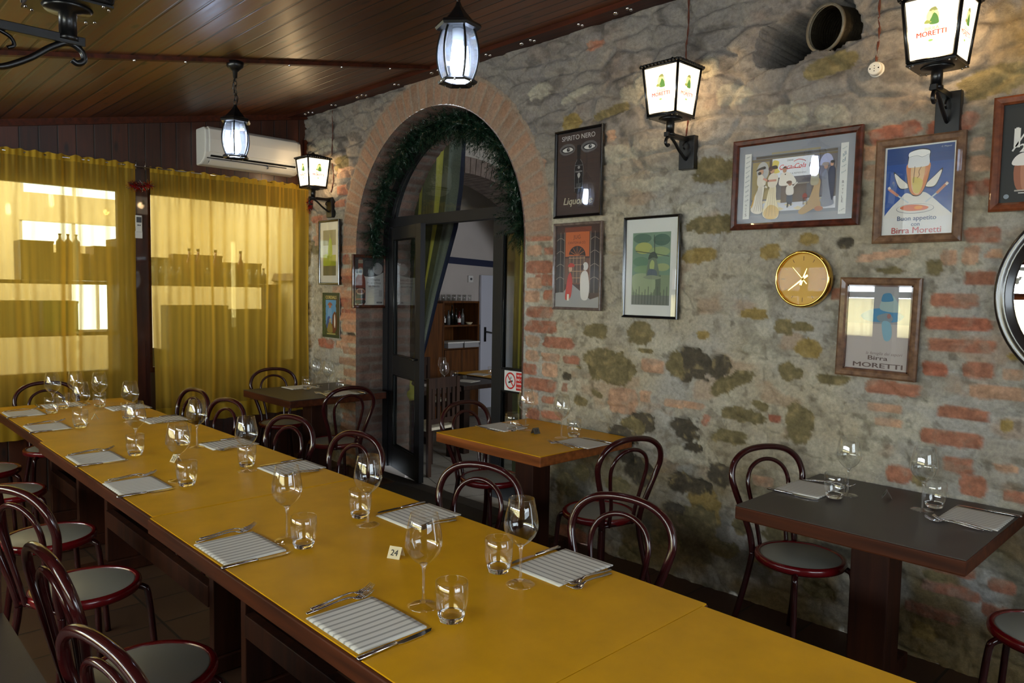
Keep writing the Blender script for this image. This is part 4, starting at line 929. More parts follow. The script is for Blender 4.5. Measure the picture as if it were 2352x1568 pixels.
A.curve([(0.44, 0.76), (0.435, 0.66), (0.43, 0.58)], 0.0022, (120, 96, 84)); A.curve([(0.53, 0.75), (0.50, 0.70), (0.51, 0.66), (0.48, 0.63)], 0.0022, (120, 80, 60))
for sgn, hx, tx in ((-1, 0.08, 0.37), (1, 0.90, 0.62)):
    A.line([(tx, 0.36), (hx-sgn*0.13, 0.45)], 0.006, (190, 200, 206)); A.line([(hx-sgn*0.13, 0.45), (hx, 0.54+0.01*sgn)], 0.011, (190, 130, 106)); A.line([(hx-sgn*0.01, 0.535), (hx, 0.545)], 0.010, (224, 214, 200))
A.ell(0.47, 0.29, 0.27, 0.055, (120, 124, 130)); A.ell(0.47, 0.292, 0.262, 0.050, (214, 212, 206)); A.blob([(0.26, 0.31), (0.36, 0.335), (0.52, 0.33), (0.66, 0.30), (0.60, 0.27), (0.40, 0.265), (0.29, 0.285)], (206, 110, 70)); A.ell(0.52, 0.30, 0.06, 0.02, (226, 150, 60))
A.text('Buon appetito', 0.50, 0.185, 0.55, (72, 88, 122), bold=0.01); A.text('con', 0.49, 0.118, 0.12, (72, 88, 122), bold=0.01); A.text('Birra Moretti', 0.50, 0.05, 0.70, (176, 70, 66), bold=0.005)
A.text('C. Mingozzi', 0.87, 0.952, 0.14, (190, 200, 214), shear=0.3)
frame_thing('framed_poster', 'brown wooden frame with blue poster of a man with a beer glass for a head', 'picture', at_wall(y, z), W, H, fw, 0.026, M['framewood'], A)

# poster with the blue hat
y, z, W, H = rect_yz(1.424, 1.076, 1.236, 1.690); fw = 0.034
A = art_for(W, H, fw)
A.rect(0, 0, 1, 1, (176, 168, 164)); A.rect(0.0, 0.55, 1, 1, (150, 150, 152))
A.blob([(0.24, 0.66), (0.40, 0.72), (0.60, 0.73), (0.85, 0.67), (0.86, 0.62), (0.76, 0.58), (0.55, 0.57), (0.34, 0.58), (0.25, 0.61)], (66, 134, 174)); A.blob([(0.52, 0.72), (0.56, 0.86), (0.62, 0.89), (0.72, 0.87), (0.82, 0.70)], (150, 172, 170)); A.blob([(0.53, 0.84), (0.56, 0.90), (0.66, 0.91), (0.70, 0.86), (0.70, 0.82), (0.55, 0.81)], (58, 122, 158)); A.blob([(0.48, 0.64), (0.52, 0.58), (0.66, 0.56), (0.72, 0.62), (0.64, 0.68)], (120, 136, 146)); A.blob([(0.56, 0.57), (0.60, 0.38), (0.68, 0.36), (0.72, 0.44), (0.68, 0.57)], (126, 168, 186)); A.ell(0.66, 0.645, 0.03, 0.03, (150, 104, 100))
A.text("la famiglia dei sapori", 0.62, 0.205, 0.56, (120, 110, 104), shear=0.3); A.text('Birra', 0.53, 0.150, 0.30, (92, 76, 70), bold=0.012, h=0.052); A.text('MORETTI', 0.53, 0.062, 0.76, (92, 76, 70), bold=0.014, h=0.056)
frame_thing('framed_poster', 'brown wormholed wooden frame with a pale poster of a blue hat, below the blue poster', 'picture', at_wall(y, z), W, H, fw, 0.026, M['framewood'], A, inner=M['framedark'], tilt=math.radians(-0.9))

# black poster with eyes
y, z, W, H = rect_yz(3.255, 2.864, 2.068, 2.614); fw = 0.018
A = art_for(W, H, fw)
A.rect(0, 0, 1, 1, (30, 26, 26)); A.rect(0.005, 0.005, 0.995, 0.995, (60, 44, 38))
A.text('SPIRITO NERO', 0.48, 0.935, 0.76, (190, 186, 182), bold=0.005)
for cx, sg in ((0.245, -1), (0.745, 1)):
    A.blob([(cx-0.20, 0.80), (cx-0.10, 0.86), (cx+0.08, 0.86), (cx+0.17, 0.80), (cx+0.10, 0.745), (cx-0.10, 0.735)], (96, 92, 92)); A.blob([(cx-0.16, 0.80), (cx-0.06, 0.835), (cx+0.08, 0.83), (cx+0.14, 0.785), (cx+0.02, 0.757), (cx-0.10, 0.765)], (20, 18, 20))
    A.blob([(cx-0.125, 0.797), (cx-0.03, 0.822), (cx+0.07, 0.818), (cx+0.12, 0.787), (cx+0.02, 0.767), (cx-0.08, 0.772)], (206, 204, 200)); A.ell(cx+0.01, 0.797, 0.040, 0.025, (70, 68, 70)); A.ell(cx+0.01, 0.797, 0.018, 0.011, (10, 10, 10)); A.ell(cx+0.022, 0.803, 0.007, 0.005, (240, 240, 240))
A.blob([(0.42, 0.28), (0.41, 0.56), (0.43, 0.62), (0.465, 0.66), (0.46, 0.78), (0.46, 0.83), (0.545, 0.83), (0.545, 0.78), (0.54, 0.66), (0.59, 0.62), (0.61, 0.56), (0.60, 0.28)], (8, 8, 9))
A.line([(0.465, 0.66), (0.43, 0.62), (0.41, 0.56), (0.42, 0.28)], 0.0016, (150, 150, 150)); A.line([(0.60, 0.28), (0.61, 0.56), (0.585, 0.62), (0.54, 0.66)], 0.0016, (150, 150, 150)); A.line([(0.42, 0.59), (0.60, 0.59)], 0.0016, (160, 160, 160)); A.line([(0.425, 0.32), (0.595, 0.32)], 0.0018, (190, 190, 190))
A.ell(0.51, 0.565, 0.028, 0.018, (150, 148, 146)); A.text('Liquorice', 0.51, 0.52, 0.15, (200, 200, 200)); A.blob([(0.51, 0.435), (0.48, 0.475), (0.50, 0.50), (0.53, 0.50), (0.545, 0.47)], (170, 168, 166)); A.line([(0.51, 0.44), (0.51, 0.38)], 0.002, (150, 150, 150))
for q in range(4): A.line([(0.46, 0.37-0.012*q), (0.56, 0.37-0.012*q)], 0.0012, (140, 140, 140))
A.text('Liquorice', 0.50, 0.17, 0.66, (186, 178, 150), shear=0.25, bold=0.01)
frame_thing('framed_poster', 'glossy black frame with two grey eyes above a black bottle reading SPIRITO NERO', 'picture', at_wall(y, z), W, H, fw, 0.022, M['blackgloss'], A)

# orange arch poster
y, z, W, H = rect_yz(3.250, 2.853, 1.492, 2.036); fw = 0.017
A = art_for(W, H, fw)
A.rect(0, 0, 1, 1, (64, 38, 28)); A.poly([(0.0, 0.0), (1, 0), (1, 0.14), (0.8, 0.10), (0.35, 0.30), (0.2, 0.19), (0, 0.17)], (150, 150, 150)); A.rect(0.22, 0.28, 0.78, 0.60, (110, 70, 50))
A.poly([(0.22, 0.62), (0.22, 0.93), (0.76, 0.95), (0.76, 0.62)], (190, 96, 40)); A.rect(0.20, 0.92, 0.80, 0.98, (120, 54, 30)); A.ell(0.49, 0.63, 0.19, 0.12, (46, 30, 26), a1=PI); A.rect(0.30, 0.30, 0.68, 0.63, (92, 72, 60))
for a in (0.5, 1.0, 1.57, 2.14, 2.64): A.line([(0.49, 0.63), (0.49+0.17*math.cos(a), 0.63+0.11*math.sin(a))], 0.003, (190, 110, 60))
for q in range(5): A.line([(0.33+0.08*q, 0.30), (0.33+0.08*q, 0.62)], 0.003, (196, 150, 110))
for q in range(4): A.line([(0.31, 0.36+0.08*q), (0.67, 0.36+0.08*q)], 0.003, (196, 150, 110))
A.text('JUG', 0.48, 0.86, 0.16, (90, 50, 34)); A.text('CANTON & CO.', 0.48, 0.79, 0.40, (90, 50, 34), shear=0.2)
for x0, x1 in ((0.02, 0.20), (0.79, 0.98)):
    A.rect(x0, 0.18, x1, 0.90, (34, 24, 22))
    for zq in (0.34, 0.50, 0.66, 0.82): A.curve([(x0, zq), ((x0+x1)/2, zq+0.03), (x1, zq)], 0.0035, (150, 134, 120))
    A.line([((x0+x1)/2, 0.18), ((x0+x1)/2, 0.92)], 0.003, (150, 134, 120)); A.line([(x1 if x0 < 0.5 else x0, 0.18), (x1 if x0 < 0.5 else x0, 0.92)], 0.004, (150, 134, 120))
A.blob([(0.24, 0.10), (0.27, 0.30), (0.31, 0.40), (0.36, 0.42), (0.40, 0.30), (0.36, 0.12)], (190, 52, 42)); A.ell(0.35, 0.47, 0.04, 0.035, (200, 160, 130)); A.blob([(0.29, 0.50), (0.34, 0.54), (0.42, 0.53), (0.44, 0.50), (0.36, 0.49)], (190, 60, 44)); A.rect(0.28, 0.08, 0.33, 0.16, (224, 214, 200))
A.blob([(0.60, 0.12), (0.58, 0.36), (0.64, 0.44), (0.74, 0.42), (0.78, 0.24), (0.74, 0.10)], (210, 206, 200)); A.ell(0.69, 0.50, 0.06, 0.05, (206, 202, 198)); A.ell(0.62, 0.49, 0.03, 0.035, (60, 44, 38))
frame_thing('framed_poster', 'greyish brown frame with an orange arch and barred windows, under the black poster', 'picture', at_wall(y, z), W, H, fw, 0.022, M['framegrey'], A)

# windmill
y, z, W, H = rect_yz(2.690, 2.306, 1.460, 2.043); fw = 0.016
A = art_for(W, H, fw)
A.rect(0, 0, 1, 1, (208, 210, 206)); A.rect(0.13, 0.11, 0.87, 0.86, (112, 140, 118))
for (cx, cy, rx, ry, c) in ((0.32, 0.80, 0.18, 0.05, (80, 110, 92)), (0.70, 0.78, 0.16, 0.06, (72, 104, 88)), (0.35, 0.70, 0.17, 0.06, (160, 166, 96)), (0.66, 0.66, 0.2, 0.05, (140, 158, 110)), (0.30, 0.56, 0.16, 0.05, (96, 130, 104)), (0.72, 0.50, 0.14, 0.04, (150, 160, 112)), (0.36, 0.48, 0.2, 0.04, (122, 150, 110))): A.ell(cx, cy, rx, ry, c)
A.rect(0.13, 0.11, 0.87, 0.42, (126, 142, 112)); A.blob([(0.14, 0.40), (0.30, 0.44), (0.55, 0.41), (0.60, 0.30), (0.50, 0.22), (0.20, 0.24)], (150, 164, 130)); A.rect(0.60, 0.16, 0.70, 0.42, (98, 110, 92)); A.rect(0.13, 0.11, 0.87, 0.21, (112, 118, 108))
for q in range(12): A.line([(0.16+0.06*q, 0.12), (0.165+0.06*q, 0.24+0.03*(q % 3))], 0.004, (84, 90, 82))
A.blob([(0.42, 0.40), (0.45, 0.56), (0.48, 0.62), (0.58, 0.62), (0.63, 0.54), (0.67, 0.40), (0.55, 0.385)], (110, 124, 104)); A.blob([(0.45, 0.58), (0.48, 0.64), (0.56, 0.66), (0.61, 0.63), (0.63, 0.59), (0.54, 0.60)], (70, 84, 72)); A.blob([(0.48, 0.52), (0.52, 0.575), (0.57, 0.55), (0.56, 0.48), (0.50, 0.47)], (160, 172, 112)); A.blob([(0.44, 0.42), (0.47, 0.48), (0.60, 0.47), (0.63, 0.41), (0.54, 0.39)], (92, 104, 112))
A.blob([(0.36, 0.40), (0.52, 0.42), (0.72, 0.395), (0.60, 0.375), (0.44, 0.38)], (134, 146, 120)); A.line([(0.57, 0.64), (0.555, 0.83)], 0.004, (66, 78, 70)); A.line([(0.57, 0.64), (0.20, 0.67)], 0.004, (66, 78, 70)); A.line([(0.57, 0.64), (0.85, 0.61)], 0.004, (66, 78, 70))
frame_thing('framed_print', 'glossy black frame with green windmill print in a wide white mount', 'picture', at_wall(y, z), W, H, fw, 0.022, M['blackgloss'], A)

# green print at the far end
y, z, W, H = rect_yz(6.222, 5.862, 1.634, 2.222); fw = 0.019
A = art_for(W, H, fw)
A.rect(0, 0, 1, 1, (206, 208, 204)); A.rect(0.15, 0.12, 0.85, 0.87, (104, 108, 98)); A.rect(0.15, 0.40, 0.85, 0.62, (176, 182, 186)); A.rect(0.15, 0.28, 0.85, 0.46, (132, 150, 32)); A.rect(0.15, 0.12, 0.85, 0.28, (84, 90, 72))
A.blob([(0.42, 0.46), (0.46, 0.66), (0.52, 0.74), (0.62, 0.68), (0.64, 0.46)], (160, 182, 60)); A.line([(0.52, 0.74), (0.52, 0.80)], 0.006, (140, 160, 60)); A.blob([(0.16, 0.30), (0.25, 0.47), (0.5, 0.44), (0.55, 0.30)], (150, 170, 40))
frame_thing('framed_print', 'narrow black frame with a yellow-green castle print beside the brick arch', 'picture', at_wall(y, z), W, H, fw, 0.02, M['blackgloss'], A)

# unframed tin poster
y, z, W, H = rect_yz(6.200, 5.896, 1.150, 1.562)
A = Art(W, H); A.rect(0, 0, 1, 1, (58, 66, 38)); A.rect(0.10, 0.06, 0.90, 0.94, (84, 78, 44)); A.rect(0.20, 0.22, 0.80, 0.84, (88, 142, 186)); A.blob([(0.15, 0.20), (0.3, 0.34), (0.55, 0.30), (0.9, 0.40), (0.9, 0.10), (0.12, 0.08)], (66, 74, 34))
for q in range(10):
    A.ell(0.08+0.06*(q % 2), 0.10+0.085*q, 0.08, 0.05, (72, 84, 44)); A.ell(0.92-0.06*(q % 2), 0.12+0.085*q, 0.08, 0.05, (70, 60, 36))
A.text('CORDIALS', 0.52, 0.90, 0.62, (196, 176, 110), bold=0.02)
A.ell(0.46, 0.70, 0.07, 0.05, (176, 120, 84)); A.blob([(0.32, 0.72), (0.40, 0.78), (0.52, 0.78), (0.60, 0.72), (0.46, 0.725)], (150, 92, 70)); A.blob([(0.34, 0.42), (0.34, 0.60), (0.42, 0.66), (0.54, 0.64), (0.56, 0.46)], (116, 156, 196)); A.blob([(0.26, 0.22), (0.32, 0.44), (0.46, 0.46), (0.50, 0.20)], (70, 88, 140))
A.blob([(0.60, 0.14), (0.60, 0.46), (0.68, 0.56), (0.76, 0.58), (0.84, 0.44), (0.84, 0.26), (0.76, 0.12)], (110, 62, 36)); A.blob([(0.70, 0.48), (0.74, 0.52), (0.77, 0.34), (0.74, 0.22), (0.70, 0.30)], (220, 214, 200)); A.blob([(0.30, 0.14), (0.40, 0.34), (0.56, 0.30), (0.60, 0.12)], (140, 120, 60)); A.rect(0.28, 0.07, 0.78, 0.10, (160, 150, 90))
t = thing('tin_poster', 'unframed tin poster of a rider in blue beside a brown horse', 'poster', (XW-0.022, y, z)); t.rotation_euler = (RW.to_4x4()).to_euler()
A.build('sheet', M['art'], t, thick=0.004)

# advert on the inner jamb of the arch (faces the camera side, -y)
RJ = Matrix(((1, 0, 0, 0), (0, 0, -1, 0), (0, 1, 0, 0), (0, 0, 0, 1)))
W, H, fw = 0.352, 0.466, 0.026
A = art_for(W, H, fw)
A.rect(0, 0, 1, 1, (176, 174, 172)); A.poly([(0, 1), (1, 1), (1, 0.70)]+[(0.5+0.6*math.cos(a), 0.86-0.26*math.sin(a)) for a in np.linspace(0.4, 2.6, 14)]+[(0, 0.74)], (50, 48, 52)); A.ell(0.80, 0.78, 0.17, 0.13, (150, 148, 148))
for q in range(4): A.line([(0.36, 0.92-0.03*q), (0.60, 0.92-0.03*q)], 0.002, (130, 128, 128))
A.blob([(0.05, 0.04), (0.04, 0.50), (0.09, 0.62), (0.13, 0.68), (0.13, 0.95), (0.28, 0.95), (0.28, 0.68), (0.32, 0.62), (0.37, 0.50), (0.36, 0.04), (0.2, 0.025)], (120, 48, 26)); A.blob([(0.05, 0.04), (0.05, 0.10), (0.2, 0.11), (0.36, 0.10), (0.36, 0.04), (0.2, 0.025)], (34, 22, 20))
A.rect(0.13, 0.88, 0.28, 0.955, (150, 140, 120)); A.blob([(0.13, 0.66), (0.13, 0.76), (0.205, 0.80), (0.28, 0.76), (0.28, 0.66), (0.205, 0.63)], (150, 140, 120)); A.ell(0.205, 0.71, 0.06, 0.04, (30, 28, 30)); A.rect(0.055, 0.14, 0.355, 0.36, (34, 32, 36)); A.ell(0.205, 0.29, 0.15, 0.065, (170, 120, 96)); A.ell(0.205, 0.29, 0.11, 0.045, (110, 60, 50)); A.text('MORETTI', 0.205, 0.235, 0.22, (206, 196, 180))
for k, s_ in enumerate(('La Qualità', 'Persino Vince', 'sul Mondo')): A.text(s_, 0.67, 0.545-0.07*k, 0.40+0.06*(k == 1)-0.02*(k == 2), (74, 72, 74), bold=0.005)
for q in range(9): A.line([(0.46, 0.33-0.022*q), (0.86-0.1*(q % 3), 0.33-0.022*q)], 0.0014, (140, 138, 136))
A.rect(0.84, 0.18, 0.95, 0.32, (156, 154, 152)); A.rect(0.76, 0.035, 0.95, 0.07, (60, 58, 60)); A.text('MORETTI', 0.855, 0.052, 0.15, (200, 200, 200))
frame_thing('framed_advert', 'dark wooden frame with a brown beer bottle advert on the inner side of the arch', 'picture', (3.643, AY+AR-0.032, 1.668), W, H, fw, 0.022, M['framedark'], A, eul=RJ)

# menu board on the right
W, H, fw = 0.50, 0.455, 0.034
A = art_for(W, H, fw)
A.rect(0, 0, 1, 1, (26, 28, 28))
A.text('1', 0.115, 0.66, 0.025, (214, 212, 206), bold=0.03); A.line([(0.085, 0.53), (0.175, 0.70)], 0.006, (214, 212, 206)); A.text('2', 0.165, 0.55, 0.045, (214, 212, 206), bold=0.03); A.text('PINTA', 0.38, 0.62, 0.28, (214, 212, 206), bold=0.02); A.text('BIRRE', 0.62, 0.90, 0.5, (214, 212, 206), bold=0.02)
for k in range(3):
    x0 = 0.10+0.27*k
    A.blob([(x0+0.015, 0.40), (x0+0.03, 0.14), (x0+0.17, 0.14), (x0+0.185, 0.40)], (150, 92, 66)); A.blob([(x0+0.06, 0.40), (x0+0.07, 0.15), (x0+0.13, 0.15), (x0+0.14, 0.40)], (176, 120, 92)); A.blob([(x0, 0.38), (x0, 0.45), (x0+0.06, 0.50), (x0+0.15, 0.49), (x0+0.20, 0.44), (x0+0.19, 0.38)], (222, 216, 210)); A.line([(x0+0.02, 0.12), (x0+0.18, 0.12)], 0.006, (170, 160, 150)); A.line([(x0+0.05, 0.095), (x0+0.17, 0.09)], 0.004, (200, 196, 190))
A.ell(0.055, 0.065, 0.022, 0.024, (130, 140, 150))
frame_thing('menu_board', 'reddish wooden frame with black board and chalk white one half sign at the right edge', 'board', at_wall(0.842-W/2, 2.182), W, H, fw, 0.026, wood('frame_red_wood', (84, 42, 24), (124, 66, 38), 2, 0.4, 0.2), A, glass=False)

# clock
t = thing('wall_clock', 'round gold wall clock between the windmill and hat pictures', 'clock', (XW-0.015, 1.604, 1.684)); t.rotation_euler = (RW.to_4x4()).to_euler()
m = MB(); m.lathe([(0.100, 0.0), (0.134, 0.0), (0.139, 0.010), (0.139, 0.036), (0.134, 0.046), (0.128, 0.050), (0.124, 0.046), (0.122, 0.030)], 64); m.build('case', M['brass'], t)
m = MB(); m.lathe([(0, 0.0), (0.122, 0.0), (0.122, 0.028), (0, 0.028)], 64, smooth=False); m.build('dial', M['clockface'], t)
m = MB()
for k in range(12):
    a = k*PI/6; L = 0.022 if k % 3 == 0 else 0.016
    m.box((math.sin(a)*0.100, math.cos(a)*0.100, 0.0285), (0.002, L, 0.001), rz=-a)
m.build('hour_marks', M['framedark'], t)
for nm, a, L, w in (('hour_hand', math.radians(20), 0.055, 0.006), ('minute_hand', math.radians(232), 0.090, 0.005), ('second_hand', math.radians(-42), 0.078, 0.0022)):
    m = MB(); d_ = Vector((math.sin(a), math.cos(a), 0)); n_ = Vector((d_.y, -d_.x, 0)); b_ = -d_*0.030; e_ = d_*L
    m.prism([tuple((b_+n_*w)[:2]), tuple((e_+n_*w*0.2)[:2]), tuple((e_-n_*w*0.2)[:2]), tuple((b_-n_*w)[:2])], 0.030, 0.032); m.build(nm, M['brass'], t)
m = MB(); m.lathe([(0, 0.030), (0.007, 0.030), (0.006, 0.035), (0, 0.036)], 16); m.build('cap', M['brass'], t)
m = MB(); m.lathe([(0, 0.042), (0.123, 0.042)], 48, smooth=False); m.build('glass', M['clockglass'], t)

# round mirror at the right edge
t = thing('wall_mirror', 'round mirror in a thick black moulded frame cut by the right picture edge', 'mirror', (XW-0.012, 0.405, 1.625)); t.rotation_euler = (RW.to_4x4()).to_euler()
m = MB(); R = 0.405; m.lathe([(R-0.07, 0.0), (R-0.01, 0.0), (R, 0.012), (R-0.004, 0.030), (R-0.018, 0.036), (R-0.024, 0.030), (R-0.034, 0.040), (R-0.048, 0.036), (R-0.056, 0.022), (R-0.066, 0.020), (R-0.07, 0.008)], 72); m.build('frame', pbr('mirror_frame', (30, 26, 24), 0.25, coat=0.6), t)
m = MB(); m.lathe([(0, 0.010), (R-0.064, 0.010)], 64, smooth=False); m.build('mirror_glass', M['mirror'], t)

# wall socket and cables
t = thing('wall_socket', 'round white surface socket below the brown cable on the stone wall', 'socket', (XW-0.004, 1.315, 2.622)); t.rotation_euler = (RW.to_4x4()).to_euler()
m = MB(); m.lathe([(0, 0), (0.033, 0), (0.033, 0.022), (0.029, 0.026), (0.029, 0.046), (0.026, 0.050), (0, 0.050)], 28, smooth=False); m.build('housing', M['white'], t)
m = MB()
for (a, b, r_) in ((0, 0, 0.002), (0, 0.011, 0.0022), (0, -0.011, 0.0022), (-0.018, 0, 0.003), (0.018, 0, 0.003)): m.lathe([(0, 0.0505), (r_, 0.0505)], 10, (a, b, 0))
m.build('pin_holes', M['blackgloss'], t)
def cable(pts, label, r=0.004):
    m = MB(); P = spl(pts, 8); pa = []; pb = []
    for i, p in enumerate(P):
        a = i*0.9; pa.append(p+Vector((0.003*math.cos(a), 0.003*math.sin(a), 0))); pb.append(p-Vector((0.003*math.cos(a), 0.003*math.sin(a), 0)))
    m.tube(pa, r*0.75, 6); m.tube(pb, r*0.75, 6); return tag(m.build('cable', M['cable']), label, 'cable')
xc = XW-0.022
cable([(xc, 1.305, 3.22), (xc, 1.31, 3.05), (xc, 1.318, 2.9), (xc, 1.312, 2.78), (xc-0.006, 1.318, 2.655)], 'brown twisted cable running down to the round white socket')
cable([(xc, 2.315, 3.22), (xc, 2.31, 3.05), (xc, 2.318, 2.9), (xc-0.01, 2.26, 2.70), (xc-0.03, 2.27, 2.56), (xc-0.02, 2.29, 2.46)], 'brown cable running down behind the middle wall lantern')
cable([(xc, 6.02, 3.20), (xc, 6.015, 3.0), (xc, 6.03, 2.8), (xc, 6.0, 2.6), (xc-0.01, 6.03, 2.47)], 'brown cable running down to the farthest wall lantern')
# flexible duct in the hole
t = thing('flexible_duct', 'wrinkled grey flexible duct sticking out of the ragged hole in the wall', 'duct', (XW+0.02, 1.57, 2.875))
m = MB(); prof = []
for i in range(15):
    prof += [(0.098, 0.016*i), (0.106, 0.016*i+0.008)]
m.lathe(prof, 40)
o = m.build('hose', pbr('duct_foil', (84, 76, 62), 0.4, 0.7, bump=0.5, bscale=40), t)
m = MB(); m.lathe([(0.100, -0.012), (0.112, -0.016), (0.112, 0.0), (0.100, 0.004)], 40); o2 = m.build('torn_rim', pbr('duct_rim', (122, 114, 98), 0.5, 0.3, bump=0.5, bscale=60), t)
t.rotation_euler = Vector((1.0, -0.35, 0.05)).to_track_quat('Z', 'Y').to_euler()

# ------------------------------------------------------------------ wall lanterns
LIT, _n, _N, _L = nt('lantern_panel_lit')
_e = _N.new('ShaderNodeEmission'); _e.inputs[0].default_value = (1.0, 0.84, 0.58, 1); _e.inputs[1].default_value = 2.7
_t = _N.new('ShaderNodeBsdfTransparent'); _x = _N.new('ShaderNodeMixShader'); _x.inputs[0].default_value = 0.30
_L.new(_e.outputs[0], _x.inputs[1]); _L.new(_t.outputs[0], _x.inputs[2]); out(_n, _x.outputs[0])
def lantern_lamp(x, y, z):
    l = bpy.data.lights.new('lantern_lamp', 'POINT'); l.energy = 13; l.color = (1.0, 0.66, 0.32); l.shadow_soft_size = 0.04
    o = bpy.data.objects.new('lantern_lamp', l); COL.objects.link(o); o.location = (x, y, z+0.13)
for q in ((3.345, 2.282, 2.535), (3.345, 1.012, 2.545), (3.345, 6.04, 2.50)): lantern_lamp(*q)
def make_lantern(lit=True):
    t = thing('wall_lantern', '', 'lantern', (0, 0, 0), 0, 'beer lanterns on the stone wall')
    # local: wall at x = 0.2, lantern axis at x = 0, room towards -x
    zb, zt_, wb, wt = 0.0, 0.245, 0.084, 0.107
    m = MB()
    def P(sx, sy, w, z): return (sx*w, sy*w, z)
    for sx in (-1, 1):
        for sy in (-1, 1): m.tube([P(sx, sy, wb, zb), P(sx, sy, wt, zt_)], 0.0085, 4)
    for (w, z) in ((wb, zb), (wt, zt_)):
        m.tube([P(-1, -1, w, z), P(1, -1, w, z), P(1, 1, w, z), P(-1, 1, w, z)], 0.0095, 4, True)
    m.box((0, 0, zb-0.010), (2*wb+0.012, 2*wb+0.012, 0.006)); m.build('cage', M['black'], t)
    m = MB()
    for a in range(4):
        R = Matrix.Rotation(a*PI/2, 3, 'Z')
        m.add([R@Vector(v) for v in ((-wt-0.013, -wt-0.013, zt_+0.004), (wt+0.013, -wt-0.013, zt_+0.004), (0, 0, zt_+0.050))], [(0, 1, 2)])
        m.add([R@Vector(v) for v in ((-wt-0.013, -wt-0.013, zt_+0.001), (wt+0.013, -wt-0.013, zt_+0.001), (0, 0, zt_+0.045))], [(2, 1, 0)])
        for k in range(11):
            f = -1+2*(k+0.5)/11; L = 1-abs(f)
            p0 = R@Vector((f*(wt+0.013), -wt-0.019, zt_+0.004)); p1 = R@Vector((f*(wt+0.013), -(wt+0.013)*(1-L*0.96), zt_+0.004+0.046*L*0.96))
            m.tube([p0, p1], 0.0075, 6)
    m.lathe([(0.010, 0.046), (0.011, 0.053), (0.005, 0.060), (0, 0.063)], 10, (0, 0, zt_)); m.build('tiled_roof', M['black'], t)
    m = MB(); m.lathe([(0, -0.013), (0.062, -0.013), (0.055, -0.022), (0.022, -0.026), (0.022, -0.085), (0.026, -0.088), (0.026, -0.10), (0, -0.10)], 24); m.build('socket_stem', M['black'], t)
    for sx in (-1, 1):
        for sy in (-1, 1):
            for q in ((0.018, 0), (0, 0.018)): m = MB(); m.lathe([(0, -0.018), (0.004, -0.017), (0.004, -0.010)], 8, (sx*(wb-q[0]), sy*(wb-q[1]), 0)); m.build('screw', M['steel'], t)
    for a in range(4):
        R = Matrix.Rotation(a*PI/2, 4, 'Z')
        m = MB(); e = 0.006
        m.add([R@Vector(v) for v in ((-wb+e, -wb, zb+0.006), (wb-e, -wb, zb+0.006), (wt-e, -wt, zt_-0.006), (-wt+e, -wt, zt_-0.006))], [(0, 1, 2, 3)])
        o = m.build('panel', LIT if lit else M['white'], t)
        A = Art(0.19, 0.235)
        A.ell(0.52, 0.66, 0.12, 0.13, (250, 228, 140)); A.blob([(0.45, 0.57), (0.50, 0.66), (0.54, 0.72), (0.60, 0.68), (0.635, 0.60), (0.63, 0.54), (0.52, 0.535)], (84, 120, 52)); A.blob([(0.45, 0.76), (0.49, 0.80), (0.57, 0.81), (0.60, 0.77), (0.62, 0.755), (0.52, 0.75)], (140, 136, 74)); A.ell(0.52, 0.735, 0.03, 0.028, (230, 190, 120)); A.blob([(0.36, 0.575), (0.40, 0.62), (0.47, 0.60), (0.50, 0.575), (0.43, 0.56)], (150, 150, 70))
        A.text('BIRRA', 0.51, 0.475, 0.27, (190, 176, 110), bold=0.015); A.text('MORETTI', 0.50, 0.40, 0.56, (206, 70, 46), bold=0.02); A.ell(0.49, 0.285, 0.045, 0.018, (150, 176, 90))
        s_ = A.build('printed_logo', M['backlit'], o)
        # remove the backing sheet faces, keep only the print
        bm = bmesh.new(); bm.from_mesh(s_.data); bm.faces.ensure_lookup_table()
        bmesh.ops.delete(bm, geom=bm.faces[-6:], context='FACES'); bmesh.ops.delete(bm, geom=[v for v in bm.verts if not v.link_faces], context='VERTS'); bm.to_mesh(s_.data); bm.free()
        # place on the sloping panel: local right = +x, up = along slope, out = -y
        sl = math.atan2(wt-wb, zt_-zb)
        s_.matrix_local = R @ Matrix.Translation((0, -(wb+wt)/2-0.0012, (zb+zt_)/2)) @ Matrix.Rotation(PI/2+sl, 4, 'X')
    m = MB(); m.box((0.083, 0, -0.097), (0.245, 0.026, 0.024)); m.build('arm', M['black'], t, bevel=0.002)
    m = MB(); m.tube(spl([(0.19, 0, -0.205), (0.15, 0, -0.20), (0.09, 0, -0.165), (0.04, 0, -0.125), (0.0, 0, -0.105), (-0.03, 0, -0.118), (-0.038, 0, -0.142), (-0.022, 0, -0.155), (-0.008, 0, -0.148)], 6), 0.0085, 8)
    m.tube(spl([(0.17, 0, -0.105), (0.135, 0, -0.12), (0.125, 0, -0.14), (0.14, 0, -0.15)], 6), 0.005, 8); m.build('scroll', M['black'], t)
    m = MB(); m.b2((0.158 if lit else 0.190, -0.048, -0.255), (0.199, 0.048, -0.075)); m.build('wall_plate', M['black'], t, bevel=0.003)
    return t
lan = make_lantern(); tr = tree_of(lan)
lan.location = (3.345, 2.282, 2.535); lan['label'] = 'lit black beer lantern between the cola picture and the black poster'
copy_tree(lan, (3.345, 1.012, 2.545), 0, 'large lit black beer lantern at the upper right, above the blue poster', None, tr)
copy_tree(lan, (3.345, 6.04, 2.50), 0, 'lit black beer lantern at the far end, beside the yellow curtain', None, tr)
un = make_lantern(lit=False); un['label'] = 'unlit black lantern on a bracket seen from below at the upper left corner'
un.location = (0.555, 2.33, 2.36); un.rotation_euler = (0, 0, PI); del un['group']
# beam end and post that carry the unlit lantern (outside the frame)
m = MB(); m.b2((0.24, 2.25, 0.0), (0.354, 2.41, ceil_z(0.24))); struct(m.build('trim_6', M['legwood']))

